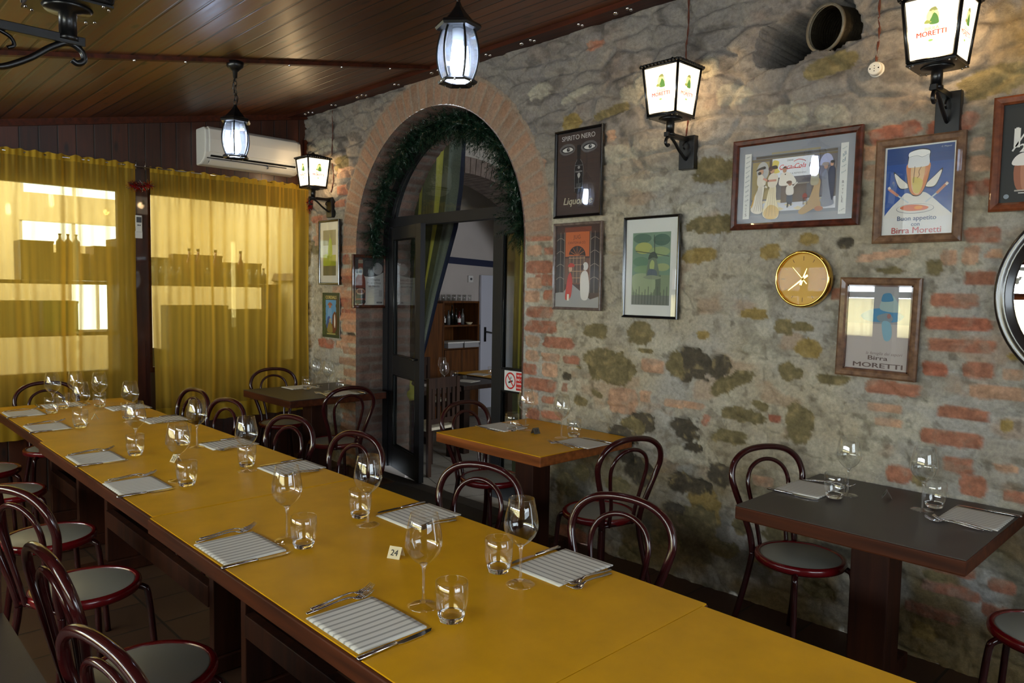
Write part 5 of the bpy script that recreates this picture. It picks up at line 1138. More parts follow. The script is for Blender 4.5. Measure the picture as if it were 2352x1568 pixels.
# ------------------------------------------------------------------ pendant lanterns
BULB = emis('fluorescent_bulb', (0.80, 0.87, 1.0), 40.0)
GLOW_DISC, _n, _N, _L = nt('glow_disc_translucent')
_a = _N.new('ShaderNodeBsdfTranslucent'); _a.inputs[0].default_value = (0.85, 0.9, 1, 1); _b = _N.new('ShaderNodeBsdfTransparent'); _x = _N.new('ShaderNodeMixShader'); _x.inputs[0].default_value = 0.5
_L.new(_a.outputs[0], _x.inputs[1]); _L.new(_b.outputs[0], _x.inputs[2]); out(_n, _x.outputs[0])
def make_pendant(drop):
    t = thing('pendant_lantern', '', 'ceiling lamp', (0, 0, 0), 0, 'hanging glass lanterns')
    prof = [(0.058, 0.0), (0.074, 0.04), (0.082, 0.085), (0.080, 0.13), (0.070, 0.175), (0.060, 0.20)]
    def hexp(r, z, k, o=0.0): a = PI/3*k+o; return (r*math.cos(a), r*math.sin(a), z)
    m = MB()
    for k in range(6): m.tube(spl([hexp(r, z, k) for r, z in prof], 3), 0.0045, 5)
    m.build('ribs', M['black'], t)
    m = MB(); vs = []; fs = []; fine = spl([(r, 0, z) for r, z in prof], 3); n = len(fine)
    for k in range(6):
        for p in fine: vs.append(hexp(p.x*0.985, p.z, k))
    for k in range(6):
        for i in range(n-1): fs.append((k*n+i, ((k+1) % 6)*n+i, ((k+1) % 6)*n+i+1, k*n+i+1))
    m.add(vs, fs, 0, False); m.build('glass_panes', M['lampglass'], t)
    m = MB(); m.lathe([(0.056, -0.004), (0.076, -0.012), (0.080, -0.004), (0.062, 0.008), (0.056, 0.004)], 6, smooth=False)
    m.build('bottom_ring', M['black'], t)
    m = MB(); m.lathe([(0.058, 0.196), (0.086, 0.196), (0.092, 0.205), (0.088, 0.215), (0.062, 0.226), (0.030, 0.262), (0.014, 0.285), (0.008, 0.30), (0, 0.30)], 6, smooth=False); m.build('cap', M['black'], t)
    m = MB(); m.lathe([(0, 0.003), (0.056, 0.003)], 24, smooth=False); m.build('bottom_glow_disc', GLOW_DISC, t)  # translucent disc added to imitate the bright glow seen from below
    for k in range(6): m = MB(); m.lathe([(0, -0.016), (0.004, -0.013), (0.004, -0.004)], 8, hexp(0.066, 0, k, PI/6)); m.build('screw', M['steel'], t)
    m = MB(); m.lathe([(0, 0.196), (0.022, 0.196), (0.022, 0.150), (0, 0.150)], 16); m.build('lamp_holder', M['white'], t)
    m = MB(); m.lathe([(0, 0.150), (0.020, 0.150), (0.024, 0.12), (0.030, 0.07), (0.028, 0.035), (0.016, 0.018), (0, 0.014)], 20); m.build('bulb', BULB, t)
    m = MB()
    zc = 0.31; L = drop-0.30-0.075; n = int(L/0.026)
    for k in range(n):
        z = 0.30+L*(k+0.5)/n; pts = []
        for q in range(10):
            a = 2*PI*q/10; u = 0.009*math.cos(a); w = 0.019*math.sin(a)
            pts.append((u, 0, z+w) if k % 2 == 0 else (0, u, z+w))
        m.tube(pts, 0.0022, 5, True)
    m.tube(spl([(0.006, 0, 0.30), (0.018, 0.01, 0.30+L*0.3), (-0.012, 0.006, 0.30+L*0.6), (0.006, 0, drop-0.05)], 6), 0.0028, 6); m.build('chain', M['black'], t)
    m = MB(); m.lathe([(0, drop-0.09), (0.012, drop-0.085), (0.014, drop-0.05), (0.03, drop-0.038), (0.046, drop-0.022), (0.050, drop+0.006), (0, drop+0.006)], 24); m.build('ceiling_rose', M['black'], t)
    return t
px = 1.905; pz = 2.375
dr_ = ceil_z(px)-0.022-pz
p1 = make_pendant(dr_); p1.location = (px, 4.355, pz); p1['label'] = 'smaller looking lit hanging lantern in front of the air conditioner'
trp = tree_of(p1)
copy_tree(p1, (1.895, 2.29, pz+0.047), math.radians(11), 'nearer lit hanging glass lantern in front of the top of the arch', None, trp)

# ------------------------------------------------------------------ curtains, rod, air conditioner, remote, tinsel
SHEER = sheer('sheer_yellow', (234, 194, 78), 0.60)
HEMM = sheer('sheer_hem', (226, 186, 66), 0.18)
def curtain(name, xa, xb, ztop, zbot, label, seed, amp=0.040, per=0.080, wall=YC-0.105):
    rnd = random.Random(seed); nx = int((xb-xa)/0.006); nz_ = 46
    ph = [rnd.random()*6.28 for _ in range(8)]
    def off(x, z):
        f = (ztop-z)/(ztop-zbot)
        s = (x-xa)/per; wv = 0.55*math.sin(2*PI*s*0.5+ph[0]+0.5*math.sin(s*0.7+ph[1]))+0.45*math.sin(2*PI*s*0.83+ph[2]+0.8*math.sin(s*0.37+ph[3]))
        top = 0.16*math.sin(2*PI*s*1.9+ph[4])+0.22*math.sin(2*PI*s*0.61+ph[3])
        pl = max(0.0, math.sin(s*0.9+ph[5]))**2
        return amp*((0.25+0.75*min(1, f*2.2))*wv*(0.45+0.75*pl)+top*max(0, 1-f*6))+0.01*math.sin(z*2+s*0.2)
    m = MB(); vs = []
    for i in range(nx+1):
        x = xa+(xb-xa)*i/nx
        for j in range(nz_+1):
            z = ztop+(zbot-ztop)*j/nz_
            xs = x+0.010*math.sin(z*3.1+x*9+ph[6])*((ztop-z)/(ztop-zbot)); zz_ = z+(0.006*math.sin(x*70+ph[7]) if j == 0 else 0)
            vs.append((xs, wall-off(x, z), zz_))
    fs = []; n = nz_+1; main = []; hem = []
    for i in range(nx):
        for j in range(nz_):
            f = (i*n+j, (i+1)*n+j, (i+1)*n+j+1, i*n+j+1)
            zz_ = vs[f[0]][2]
            (hem if (zz_ > ztop-0.03) or (zz_ < zbot+0.16) else main).append(f)
    m.add(vs, main, 0, True); 
    k = len(m.f)
    for f in hem: m.f.append(list(f)); m.m.append(1); m.sm.append(True)
    return tag(m.build(name, [SHEER, HEMM]), label, 'curtain', 'yellow sheer curtains')
curtain('curtain', 0.30, 1.985, 2.575, 0.44, 'yellow sheer curtain left of the dark post, behind the head of the long table', 3)
curtain('curtain', 2.10, 3.505, 2.565, 0.44, 'yellow sheer curtain right of the dark post, next to the stone wall', 9)
m = MB(); m.tube([(0.2, YC-0.10, 2.555), (3.50, YC-0.10, 2.555)], 0.006, 8)
for x in (1.99, 2.06, 3.49): m.tube([(x, YC-0.10, 2.53), (x, YC-0.10, 2.60)], 0.004, 6); m.tube([(x, YC-0.10, 2.555), (x, YC, 2.555)], 0.004, 6)
tag(m.build('curtain_rod', M['steel']), 'thin metal rod carrying the yellow curtains', 'curtain rod')

t = thing('air_conditioner', 'white wall air conditioner above the right yellow curtain', 'air conditioner', (2.945, YC, 2.79))
W_ = 0.44
prof = [(0.0, 0.155), (-0.16, 0.155), (-0.195, 0.13), (-0.205, 0.05), (-0.20, -0.06), (-0.17, -0.115), (-0.10, -0.150), (0.0, -0.155)]
m = MB()
Mx = Matrix(((0, 0, 1, 0), (1, 0, 0, 0), (0, 1, 0, 0), (0, 0, 0, 1)))
m.prism(prof, -W_, W_, Mx); m.build('body', M['white'], t, bevel=0.012)
m = MB(); m.prism([(-0.04, 0.150), (-0.165, 0.162), (-0.205, 0.135), (-0.216, 0.05), (-0.211, -0.055), (-0.18, -0.060)], -W_+0.035, W_-0.035, Mx); m.build('front_panel', M['white'], t, bevel=0.006)
m = MB(); m.add([(-W_+0.05, -0.196, -0.078), (W_-0.05, -0.196, -0.078), (W_-0.05, -0.135, -0.142), (-W_+0.05, -0.135, -0.142)], [(0, 3, 2, 1)])
m.build('air_outlet', M['black'], t)
m = MB(); m.box((0, -0.165, -0.132), (2*W_-0.10, 0.060, 0.006), R=Matrix.Rotation(math.radians(-30), 3, 'X')); m.build('louver', M['white'], t)
m = MB(); m.box((-0.06, -0.188, -0.105), (2*W_-0.16, 0.010, 0.003), R=Matrix.Rotation(math.radians(-40), 3, 'X'))
m.box((0.12, -0.175, -0.118), (0.004, 0.05, 0.03)); m.build('inner_vane', M['greyplastic'], t)
t = thing('remote_control', 'white air conditioner remote control in a holder on the dark post', 'remote control', (2.005, YC-0.082, 2.04))
m = MB(); m.b2((-0.028, -0.020, -0.06), (0.028, 0.002, 0.0)); m.build('holder', M['white'], t, bevel=0.003)
m = MB(); m.b2((-0.025, -0.026, -0.01), (0.025, -0.006, 0.125)); m.build('body', M['white'], t, bevel=0.004)
m = MB(); m.b2((-0.019, -0.0275, 0.066), (0.019, -0.0255, 0.110)); m.build('display', M['greyplastic'], t)
m = MB(); m.b2((0.002, -0.0285, 0.040), (0.012, -0.026, 0.050)); m.b2((-0.012, -0.0285, 0.040), (-0.002, -0.026, 0.050)); m.build('buttons', M['greyplastic'], t)
def tinsel(name, path, r, dens, mat, label, cat, lw=0.0022, ll=0.03):
    rnd = random.Random(5); P = spl(path, 12); m = MB(); m.tube(P, 0.006, 5)
    for i in range(len(P)-1):
        for _ in range(dens):
            c = P[i].lerp(P[i+1], rnd.random()); d = Vector((rnd.gauss(0, 1), rnd.gauss(0, 1), rnd.gauss(0, 1))).normalized()
            L = ll*(0.6+0.8*rnd.random()); e = c+d*L*(r/ll); s_ = d.orthogonal().normalized()*lw
            m.add([c-s_, c+s_, e+s_, e-s_], [(0, 1, 2, 3)], 0 if rnd.random() < 0.6 else len(mat)-1)
    return tag(m.build(name, mat), label, cat)
RT = pbr('red_tinsel', (190, 30, 26), 0.25, 0.6); ST = pbr('silver_tinsel', (190, 190, 196), 0.2, 0.9)
tinsel('tinsel', [(1.94, YC-0.11, 2.40), (2.0, YC-0.14, 2.39), (2.08, YC-0.13, 2.41)], 0.04, 18, [RT, ST], 'red and silver tinsel between the curtains at the top of the post', 'tinsel')
tinsel('tinsel', [(3.50, YC-0.12, 2.43), (3.515, YC-0.13, 2.38), (3.50, YC-0.10, 2.33)], 0.035, 12, [RT, ST], 'bit of red tinsel at the corner beside the farthest lantern', 'tinsel')

# pine garland in the arch
def garland():
    rnd = random.Random(11); m = MB(); core = []
    for k in range(161):
        a = -0.12+(PI+0.10)*k/160; R = 0.955 - (0.05*math.sin(a*1.2))
        if a > 2.4: R = 0.93-0.04*(a-2.4)
        core.append(Vector((XW+0.105+0.02*math.sin(k*0.5), AY+R*math.cos(a), AZ+0.03+R*math.sin(a))))
    m.tube(core, 0.010, 6)
    # sprigs
    for i in range(0, 160):
        a = -0.12+(PI+0.10)*i/160
        n = 20 if a > 0.9 else 11
        for _ in range(n):
            c = core[i].lerp(core[i+1], rnd.random()); 
            d = Vector((rnd.uniform(-0.8, 1.0), rnd.gauss(0, 0.8), rnd.gauss(0, 0.8)))
            rad = Vector((0, math.cos(a), math.sin(a))); d -= rad*(d.dot(rad))*(0.5 if d.dot(rad) > 0 else 0)
            d.normalize(); L = rnd.uniform(0.06, 0.15)*(1.45 if a > 1.6 else 1.05)
            tip = c+d*L+Vector((0, 0, -0.02))
            ry = math.hypot(tip.y-AY, tip.z-AZ)
            if tip.z > AZ and ry > AR-0.02: tip = Vector((tip.x, AY+(tip.y-AY)*(AR-0.025)/ry, AZ+(tip.z-AZ)*(AR-0.025)/ry))
            if tip.z <= AZ and abs(tip.y-AY) > AR-0.02: tip.y = AY+math.copysign(AR-0.025, tip.y-AY)
            ax = (tip-c); al = ax.length
            if al < 0.02: continue
            ax /= al; u = ax.orthogonal().normalized(); w = ax.cross(u)
            for q in range(int(20*al/0.1)):
                f = (q+1)/(20*al/0.1+1); b = c+ax*al*f; th = rnd.random()*6.28
                dd = (ax*0.55+(u*math.cos(th)+w*math.sin(th))*0.85).normalized(); l2 = rnd.uniform(0.02, 0.034)
                s_ = dd.cross(ax).normalized()*0.0024; e = b+dd*l2
                m.add([b-s_, b+s_, e], [(0, 1, 2)])
    return tag(m.build('pine_garland', M['garland']), 'dark green artificial pine garland hanging around the inside of the arch', 'garland')
garland()

# curtains of the inner room just behind the arch
def side_cloth(name, rows, label, mats, x0=4.19, bands=((0.10, 1), (0.34, 2), (1.01, 0))):
    """rows: list of (z, y_free_edge, y_fixed_edge)"""
    zs = np.linspace(rows[0][0], rows[-1][0], 60); n = 46
    rz = [r[0] for r in rows][::-1]; e = np.interp(zs, rz, [r[1] for r in rows][::-1]); f = np.interp(zs, rz, [r[2] for r in rows][::-1])
    m = MB(); vs = []
    for j in range(60):
        for i in range(n+1):
            t_ = i/n; y = e[j]+(f[j]-e[j])*t_
            vs.append((x0+0.028*math.sin(t_*26+0.8*math.sin(zs[j]*1.2))*(0.5+0.5*t_), y, zs[j]))
    m.v = vs
    for j in range(59):
        for i in range(n):
            t_ = (i+0.5)/n; mi = next(b[1] for b in bands if t_ < b[0])
            m.f.append([j*(n+1)+i, j*(n+1)+i+1, (j+1)*(n+1)+i+1, (j+1)*(n+1)+i]); m.m.append(mi); m.sm.append(True)
    return tag(m.build(name, mats), label, 'curtain', None)
YCL = pbr('yellow_cloth', (150, 142, 56), 0.85, var=0.1, scale=10); GCL = pbr('grey_green_weave', (92, 96, 84), 0.9, var=0.4, scale=240); OCL = pbr('olive_cloth', (70, 68, 40), 0.9, var=0.2, scale=20)
side_cloth('curtain', [(3.05, 4.90, 5.75), (2.93, 4.93, 5.76), (2.5, 4.97, 5.78), (2.16, 5.04, 5.80), (1.55, 5.30, 5.82), (1.10, 5.47, 5.82), (0.75, 5.62, 5.80)],
           'long yellow curtain with a navy border gathered to the left behind the arch', [YCL, M['navycloth'], GCL, OCL], bands=((0.09, 1), (0.30, 2), (0.36, 3), (0.50, 0), (0.72, 3), (0.80, 0), (1.01, 3)))
t = thing('curtain_tieback', 'yellow tasselled ball tying back the curtain behind the open door leaf', 'tieback', (4.15, 5.67, 0.62))
m = MB(); m.lathe([(0, -0.07), (0.05, -0.06), (0.085, -0.02), (0.08, 0.03), (0.04, 0.07), (0.012, 0.09), (0.03, 0.15), (0, 0.16)], 20); m.build('ball', YCL, t)
side_cloth('curtain', [(0.60, 5.60, 5.75), (0.2, 5.58, 5.80), (-0.15, 5.57, 5.82)], 'navy and grey lower end of the tied curtain behind the open door leaf', [GCL, M['navycloth'], GCL], x0=4.19, bands=((0.45, 1), (1.01, 0)))
side_cloth('curtain', [(3.0, 4.30, 3.62), (2.12, 4.32, 3.62), (1.0, 4.33, 3.62), (-0.15, 4.30, 3.62)], 'dim yellow and grey curtain behind the right-hand door pane', [YCL, GCL, GCL, OCL], bands=((0.10, 3), (0.16, 0), (0.24, 3), (0.36, 2), (0.7, 3), (1.01, 2)))

# no smoking sign on the right-hand leaf
W, H = 0.30, 0.150
A = Art(W, H)
A.rect(0, 0, 1, 1, (226, 228, 230)); A.rect(0.42, 0.06, 0.98, 0.94, (204, 32, 28))
RED = (204, 30, 26)
A.ell(0.215, 0.5, 0.185, 0.42, RED, 40); A.ell(0.215, 0.5, 0.150, 0.34, (226, 228, 230), 40); A.poly([(0.15, 0.36), (0.30, 0.46), (0.295, 0.55), (0.145, 0.45)], (24, 24, 24)); A.blob([(0.20, 0.60), (0.23, 0.72), (0.26, 0.66), (0.235, 0.57)], (150, 154, 158)); A.line([(0.125, 0.74), (0.31, 0.27)], 0.010, RED)
for k, s_ in enumerate(('VIETATO FUMARE', 'NO SMOKING', 'DEFENSE DE FUMER', 'RAUCHEN VERBOTEN')): A.text(s_, 0.71, 0.80-0.20*k, 0.53, (240, 240, 240), bold=0.02)
t = thing('no_smoking_sign', 'red and white no smoking sign stuck on the right door leaf', 'sign', (XD-0.0235, 3.868, 0.935)); t.rotation_euler = (RW.to_4x4()).to_euler()
A.build('sign_sheet', M['art'], t, thick=0.001)

# ------------------------------------------------------------------ chairs
def make_chair():
    t = thing('cafe_chair', '', 'chair')
    m = MB(); m.lathe([(0, 0.458), (0.165, 0.459), (0.174, 0.456), (0.174, 0.452), (0, 0.452)], 48); m.build('seat', M['seat'], t)
    m = MB(); m.lathe([(0.172, 0.461), (0.182, 0.464), (0.191, 0.458), (0.193, 0.445), (0.190, 0.432), (0.180, 0.425), (0.165, 0.430), (0.166, 0.450), (0.172, 0.461)], 48); m.build('seat_rim', M['chair_rim'], t)
    for sx in (-1, 1):
        m = MB(); m.tube(spl([(sx*0.06, 0.06, 0.432), (sx*0.110, 0.112, 0.432), (sx*0.140, 0.142, 0.422), (sx*0.150, 0.153, 0.39), (sx*0.158, 0.165, 0.25), (sx*0.168, 0.180, 0.0)], 5), 0.0125, 10); m.build('leg', M['chair'], t)
    out_ = [(0.118, -0.178, 0.42), (0.122, -0.195, 0.50), (0.150, -0.215, 0.60), (0.184, -0.232, 0.70), (0.196, -0.246, 0.765), (0.172, -0.260, 0.83), (0.105, -0.268, 0.875), (0, -0.271, 0.889)]
    full = out_+[(-x, y, z) for x, y, z in out_[-2::-1]]
    m = MB(); m.tube(spl(full, 6), 0.0145, 12); m.build('back_hoop', M['chair'], t)
    inn = [(0.072, -0.180, 0.43), (0.080, -0.205, 0.54), (0.104, -0.225, 0.66), (0.112, -0.240, 0.735), (0.092, -0.252, 0.79), (0.050, -0.259, 0.822), (0, -0.262, 0.832)]
    full = inn+[(-x, y, z) for x, y, z in inn[-2::-1]]
    m = MB(); m.tube(spl(full, 6), 0.0100, 10); m.build('inner_hoop', M['chair'], t)
    for sx in (-1, 1):
        m = MB(); m.tube(spl([(sx*0.118, -0.178, 0.425), (sx*0.128, -0.186, 0.34), (sx*0.150, -0.215, 0.18), (sx*0.172, -0.262, 0.0)], 5), 0.0140, 10); m.build('leg', M['chair'], t)
    m = MB(); m.tube([(-0.118, -0.178, 0.436), (-0.06, -0.180, 0.436), (0.06, -0.180, 0.436), (0.118, -0.178, 0.436)], 0.009, 8); m.build('back_bracket', M['chair'], t)
    return t
CHAIRS = [
 (0.675, 1.66, -80, 'nearest chair on the left of the long table, grey seat in the bottom left corner'),
 (0.715, 2.27, -86, 'second nearest chair on the left of the long table, turned slightly towards the camera'),
 (0.755, 3.10, -68, 'third chair from the camera on the left of the long table'),
 (0.79, 3.83, -85, 'fourth chair from the camera on the left of the long table'),
 (0.79, 4.80, -92, 'fifth chair from the camera on the left of the long table'),
 (0.79, 5.45, -90, 'farthest chair on the left of the long table, cut by the left edge'),
 (1.262, 5.885, 178, 'chair at the far head of the long table in front of the left yellow curtain'),
 (1.79, 1.50, 100, 'nearest chair on the right side of the long table, its large hoop fully in view'),
 (1.735, 2.15, 106, 'second nearest chair on the right of the long table, before the small yellow table'),
 (1.70, 3.07, 98, 'third chair from the camera on the right of the long table'),
 (1.68, 3.69, 102, 'fourth chair from the camera on the right of the long table'),
 (1.675, 4.53, 100, 'fifth chair from the camera on the right of the long table'),
 (1.69, 5.12, 98, 'farthest chair on the right of the long table in front of the right yellow curtain'),
 (3.05, 3.315, 180, 'chair on the doorway side of the small yellow wall table'),
 (3.00, 2.42, -14, 'chair on the camera side of the small yellow wall table, against the stone wall'),
 (3.155, 1.402, 154, 'chair at the left end of the dark table by the stone wall'),
 (3.07, 0.47, 0, 'chair at the right end of the dark wall table, cut by the picture edge'),
 (2.94, 5.84, 170, 'chair between the far dark table and the yellow curtain'),
 (2.88, 4.88, -6, 'chair on the camera side of the far dark table beside the arch'),
]
ch0 = make_chair(); trc = tree_of(ch0)
for i, (x, y, a, lab) in enumerate(CHAIRS):
    g = 'bentwood style cafe chairs with grey round seats'
    if i == 0: ch0.location = (x, y, 0); ch0.rotation_euler = (0, 0, math.radians(a)); ch0['label'] = lab; ch0['group'] = g
    else: copy_tree(ch0, (x, y, 0), math.radians(a), lab, g, trc)

# ------------------------------------------------------------------ tables
def table_top(m, cx, cy, sx, sy, z0, z1):
    m.b2((cx-sx/2, cy-sy/2, z0), (cx+sx/2, cy+sy/2, z1))
def small_table(name, label, x0, x1, y0, y1, cover, edge, dz=0.0):
    cx, cy = (x0+x1)/2, (y0+y1)/2; t = thing(name, label, 'table', (cx, cy, dz)); hx, hy = (x1-x0)/2, (y1-y0)/2
    m = MB(); m.b2((-hx, -hy, 0.692), (hx, hy, 0.746)); m.build('tabletop', edge, t, bevel=0.006)
    m = MB(); m.b2((-hx+0.002, -hy+0.002, 0.7462), (hx-0.002, hy-0.002, 0.7500)); m.build('table_cover', cover, t)
    m = MB(); m.b2((-0.075, -0.075, 0.06), (0.075, 0.075, 0.692)); m.build('pedestal', M['legwood'], t, bevel=0.006)
    m = MB(); m.b2((-0.30, -0.045, 0.0), (0.30, 0.045, 0.07)); m.b2((-0.045, -0.30, 0.0), (0.045, -0.086, 0.068)); m.b2((-0.045, 0.086, 0.0), (0.045, 0.30, 0.068)); m.build('foot', M['legwood'], t, bevel=0.006)
    m = MB(); m.b2((-0.25, -0.04, 0.655), (0.25, 0.04, 0.692)); m.build('top_bearer', M['legwood'], t)
    return t
small_table('dining_table', 'small square table with yellow top against the stone wall, bearing number 27', 2.735, 3.52, 2.60, 3.47, M['yellowtop'], M['edgeo'])
small_table('dining_table', 'dark grey topped table on a square post at the right against the stone wall', 2.715, 3.52, 0.655, 1.485, M['darktop'], M['edge'])
small_table('dining_table', 'dark grey topped table in the far corner beside the right yellow curtain', 2.64, 3.51, 5.12, 5.93, M['darktop'], M['edge'])
small_table('dining_table', 'corner of a dark table at the bottom left edge of the picture', -0.50, 0.357, 1.00, 2.245, M['darktop'], M['edge'])
def long_table(x0, x1, y0, y1, label, z=0.75, inset=0.15):
    cx, cy = (x0+x1)/2, (y0+y1)/2; t = thing('long_table', label, 'table', (cx, cy, z-0.75), 0, 'yellow tables pushed together into one long table'); hx, hy = (x1-x0)/2, (y1-y0)/2
    m = MB(); m.b2((-hx, -hy, 0.692), (hx, hy, 0.746)); m.build('tabletop', M['edge'], t, bevel=0.005)
    m = MB(); m.b2((-hx+0.009, -hy+0.001, 0.7462), (hx-0.009, hy-0.001, 0.7500)); m.build('table_cover', M['yellowtop'], t)
    for s_ in (-1, 1):
        yy = s_*(hy-inset)
        m = MB(); m.b2((-0.155, yy-0.022, 0.0705), (0.155, yy+0.022, 0.66)); m.build('leg_panel', M['legwood'], t, bevel=0.004)
        m = MB(); m.b2((-0.30, yy-0.035, 0.0), (0.30, yy+0.035, 0.07)); m.build('foot', M['legwood'], t, bevel=0.006)
        m = MB(); m.b2((-0.32, yy-0.035, 0.66), (0.32, yy+0.035, 0.692)); m.build('top_bearer', M['legwood'], t)
    m = MB(); m.b2((-0.16, -hy+inset+0.022, 0.27), (-0.12, hy-inset-0.022, 0.36)); m.build('stretcher', M['legwood'], t, bevel=0.003)
    return t
long_table(0.925, 1.745, 4.585, 6.04, 'farthest yellow section of the long table near the curtains', inset=0.40)
long_table(0.905, 1.775, 2.833, 4.582, 'second yellow section of the long table counted from the curtains', 0.752)
long_table(0.895, 1.785, 1.045, 2.830, 'yellow section of the long table with the number 24 on it')
long_table(0.880, 1.765, -0.70, 1.0445, 'nearest bare yellow section of the long table at the bottom right', 0.75)

# ------------------------------------------------------------------ tableware
def make_wine():
    t = thing('wine_glass', '', 'wine glass')
    H = 0.255
    m = MB(); m.lathe([(0.0045, 0.112), (0.012, 0.118), (0.028, 0.130), (0.0415, 0.146), (0.0495, 0.164), (0.0510, 0.178), (0.0485, 0.200), (0.0428, 0.228), (0.0372, H), (0.0363, H+0.0006), (0.0358, H-0.001)], 44); m.build('bowl', M['glass'], t)
    m = MB(); m.lathe([(0.0055, 0.0095), (0.0050, 0.014), (0.0040, 0.030), (0.0036, 0.080), (0.0044, 0.100), (0.0070, 0.112), (0.0120, 0.118), (0, 0.119)], 24); m.build('stem', M['glass2'], t)
    m = MB(); m.lathe([(0.042, 0.0004), (0.0435, 0.0016), (0.035, 0.0035), (0.014, 0.007), (0.0055, 0.0095)], 36); m.build('foot', M['glass'], t)
    return t
def make_tumbler():
    t = thing('tumbler', '', 'tumbler')
    m = MB(); m.lathe([(0.0345, 0.018), (0.0395, 0.033), (0.0425, 0.054), (0.0435, 0.074), (0.0420, 0.105), (0.0410, 0.1058), (0.0406, 0.104)], 40); m.build('wall', M['glass'], t)
    m = MB(); m.lathe([(0, 0.0), (0.025, 0.0), (0.0305, 0.003), (0.0345, 0.015), (0.0358, 0.0195), (0.030, 0.0175), (0.018, 0.0125), (0, 0.0115)], 32); m.build('base', M['glassbase'], t)
    return t
def bar_shape(m, pts):
    """pts: (x along, half width, z centre, half thickness)"""
    vs = []; fs = []; n = len(pts)
    for (x, w, z, h) in pts: vs += [(x, -w, z-h), (x, w, z-h), (x, w*0.8, z+h), (x, -w*0.8, z+h)]
    for i in range(n-1):
        a = i*4; b = a+4
        for k in range(4): fs.append((a+k, a+(k+1) % 4, b+(k+1) % 4, b+k))
    fs += [(3, 2, 1, 0), tuple((n-1)*4+k for k in range(4))]
    m.add(vs, fs, 0, True)
def make_fork():
    t = thing('fork', '', 'fork')
    m = MB(); bar_shape(m, [(-0.100, 0.004, 0.004, 0.0012), (-0.096, 0.0065, 0.0042, 0.0016), (-0.06, 0.0055, 0.006, 0.0016), (-0.01, 0.0036, 0.011, 0.0016), (0.022, 0.003, 0.012, 0.0016), (0.036, 0.005, 0.010, 0.0013)]); m.build('handle', M['steel'], t)
    m = MB(); bar_shape(m, [(0.036, 0.005, 0.010, 0.0012), (0.042, 0.010, 0.0075, 0.001), (0.052, 0.0125, 0.0050, 0.0009), (0.062, 0.0125, 0.0045, 0.0009)])
    for k in range(4):
        y = -0.0105+0.007*k; m.tube([(0.060, y, 0.0045), (0.075, y, 0.006), (0.088, y, 0.0105), (0.100, y, 0.018)], [0.0017, 0.0016, 0.0014, 0.0008], 6)
    m.build('tines', M['steel'], t); return t
def make_knife():
    t = thing('knife', '', 'knife')
    m = MB(); bar_shape(m, [(-0.115, 0.005, 0.0045, 0.002), (-0.110, 0.0080, 0.0048, 0.0035), (-0.06, 0.0070, 0.0048, 0.0036), (-0.005, 0.0055, 0.0046, 0.003), (0.0, 0.0050, 0.0040, 0.0022)]); m.build('handle', M['steel'], t)
    m = MB(); m.prism([(0.0, -0.005), (0.012, -0.010), (0.075, -0.011), (0.100, -0.006), (0.112, 0.005), (0.09, 0.0062), (0.0, 0.005)], 0.0022, 0.0034); m.build('blade', M['steel'], t); return t
def napkin_mat():
    m, n, N, L = nt('striped_napkin')
    p = N.new('ShaderNodeBsdfPrincipled'); out(n, p.outputs[0]); p.inputs['Roughness'].default_value = 0.9
    tc = N.new('ShaderNodeTexCoord'); sp = N.new('ShaderNodeSeparateXYZ'); L.new(tc.outputs['Object'], sp.inputs[0])
    a = N.new('ShaderNodeMath'); a.operation = 'DIVIDE'; L.new(sp.outputs[1], a.inputs[0]); a.inputs[1].default_value = 0.0245
    b = N.new('ShaderNodeMath'); b.operation = 'FRACT'; L.new(a.outputs[0], b.inputs[0])
    r = N.new('ShaderNodeValToRGB'); e = r.color_ramp; w = (*lin((214, 212, 204)), 1); g = (*lin((146, 144, 138)), 1); g2 = (*lin((176, 174, 168)), 1)
    e.elements[0].position = 0.0; e.elements[0].color = w; e.elements[1].position = 1.0; e.elements[1].color = w
    for ps, c in ((0.44, w), (0.50, g2), (0.60, g), (0.66, g2), (0.72, g), (0.82, w)): q = e.elements.new(ps); q.color = c
    L.new(b.outputs[0], r.inputs[0]); L.new(r.outputs[0], p.inputs['Base Color'])
    nz = N.new('ShaderNodeTexNoise'); nz.inputs['Scale'].default_value = 400; L.new(tc.outputs['Object'], nz.inputs['Vector']); bp = N.new('ShaderNodeBump'); bp.inputs['Strength'].default_value = 0.2; bp.inputs['Distance'].default_value = 0.002
    L.new(nz.outputs['Fac'], bp.inputs['Height']); L.new(bp.outputs[0], p.inputs['Normal'])
    return m
NAP = napkin_mat()
NAPW = NAP
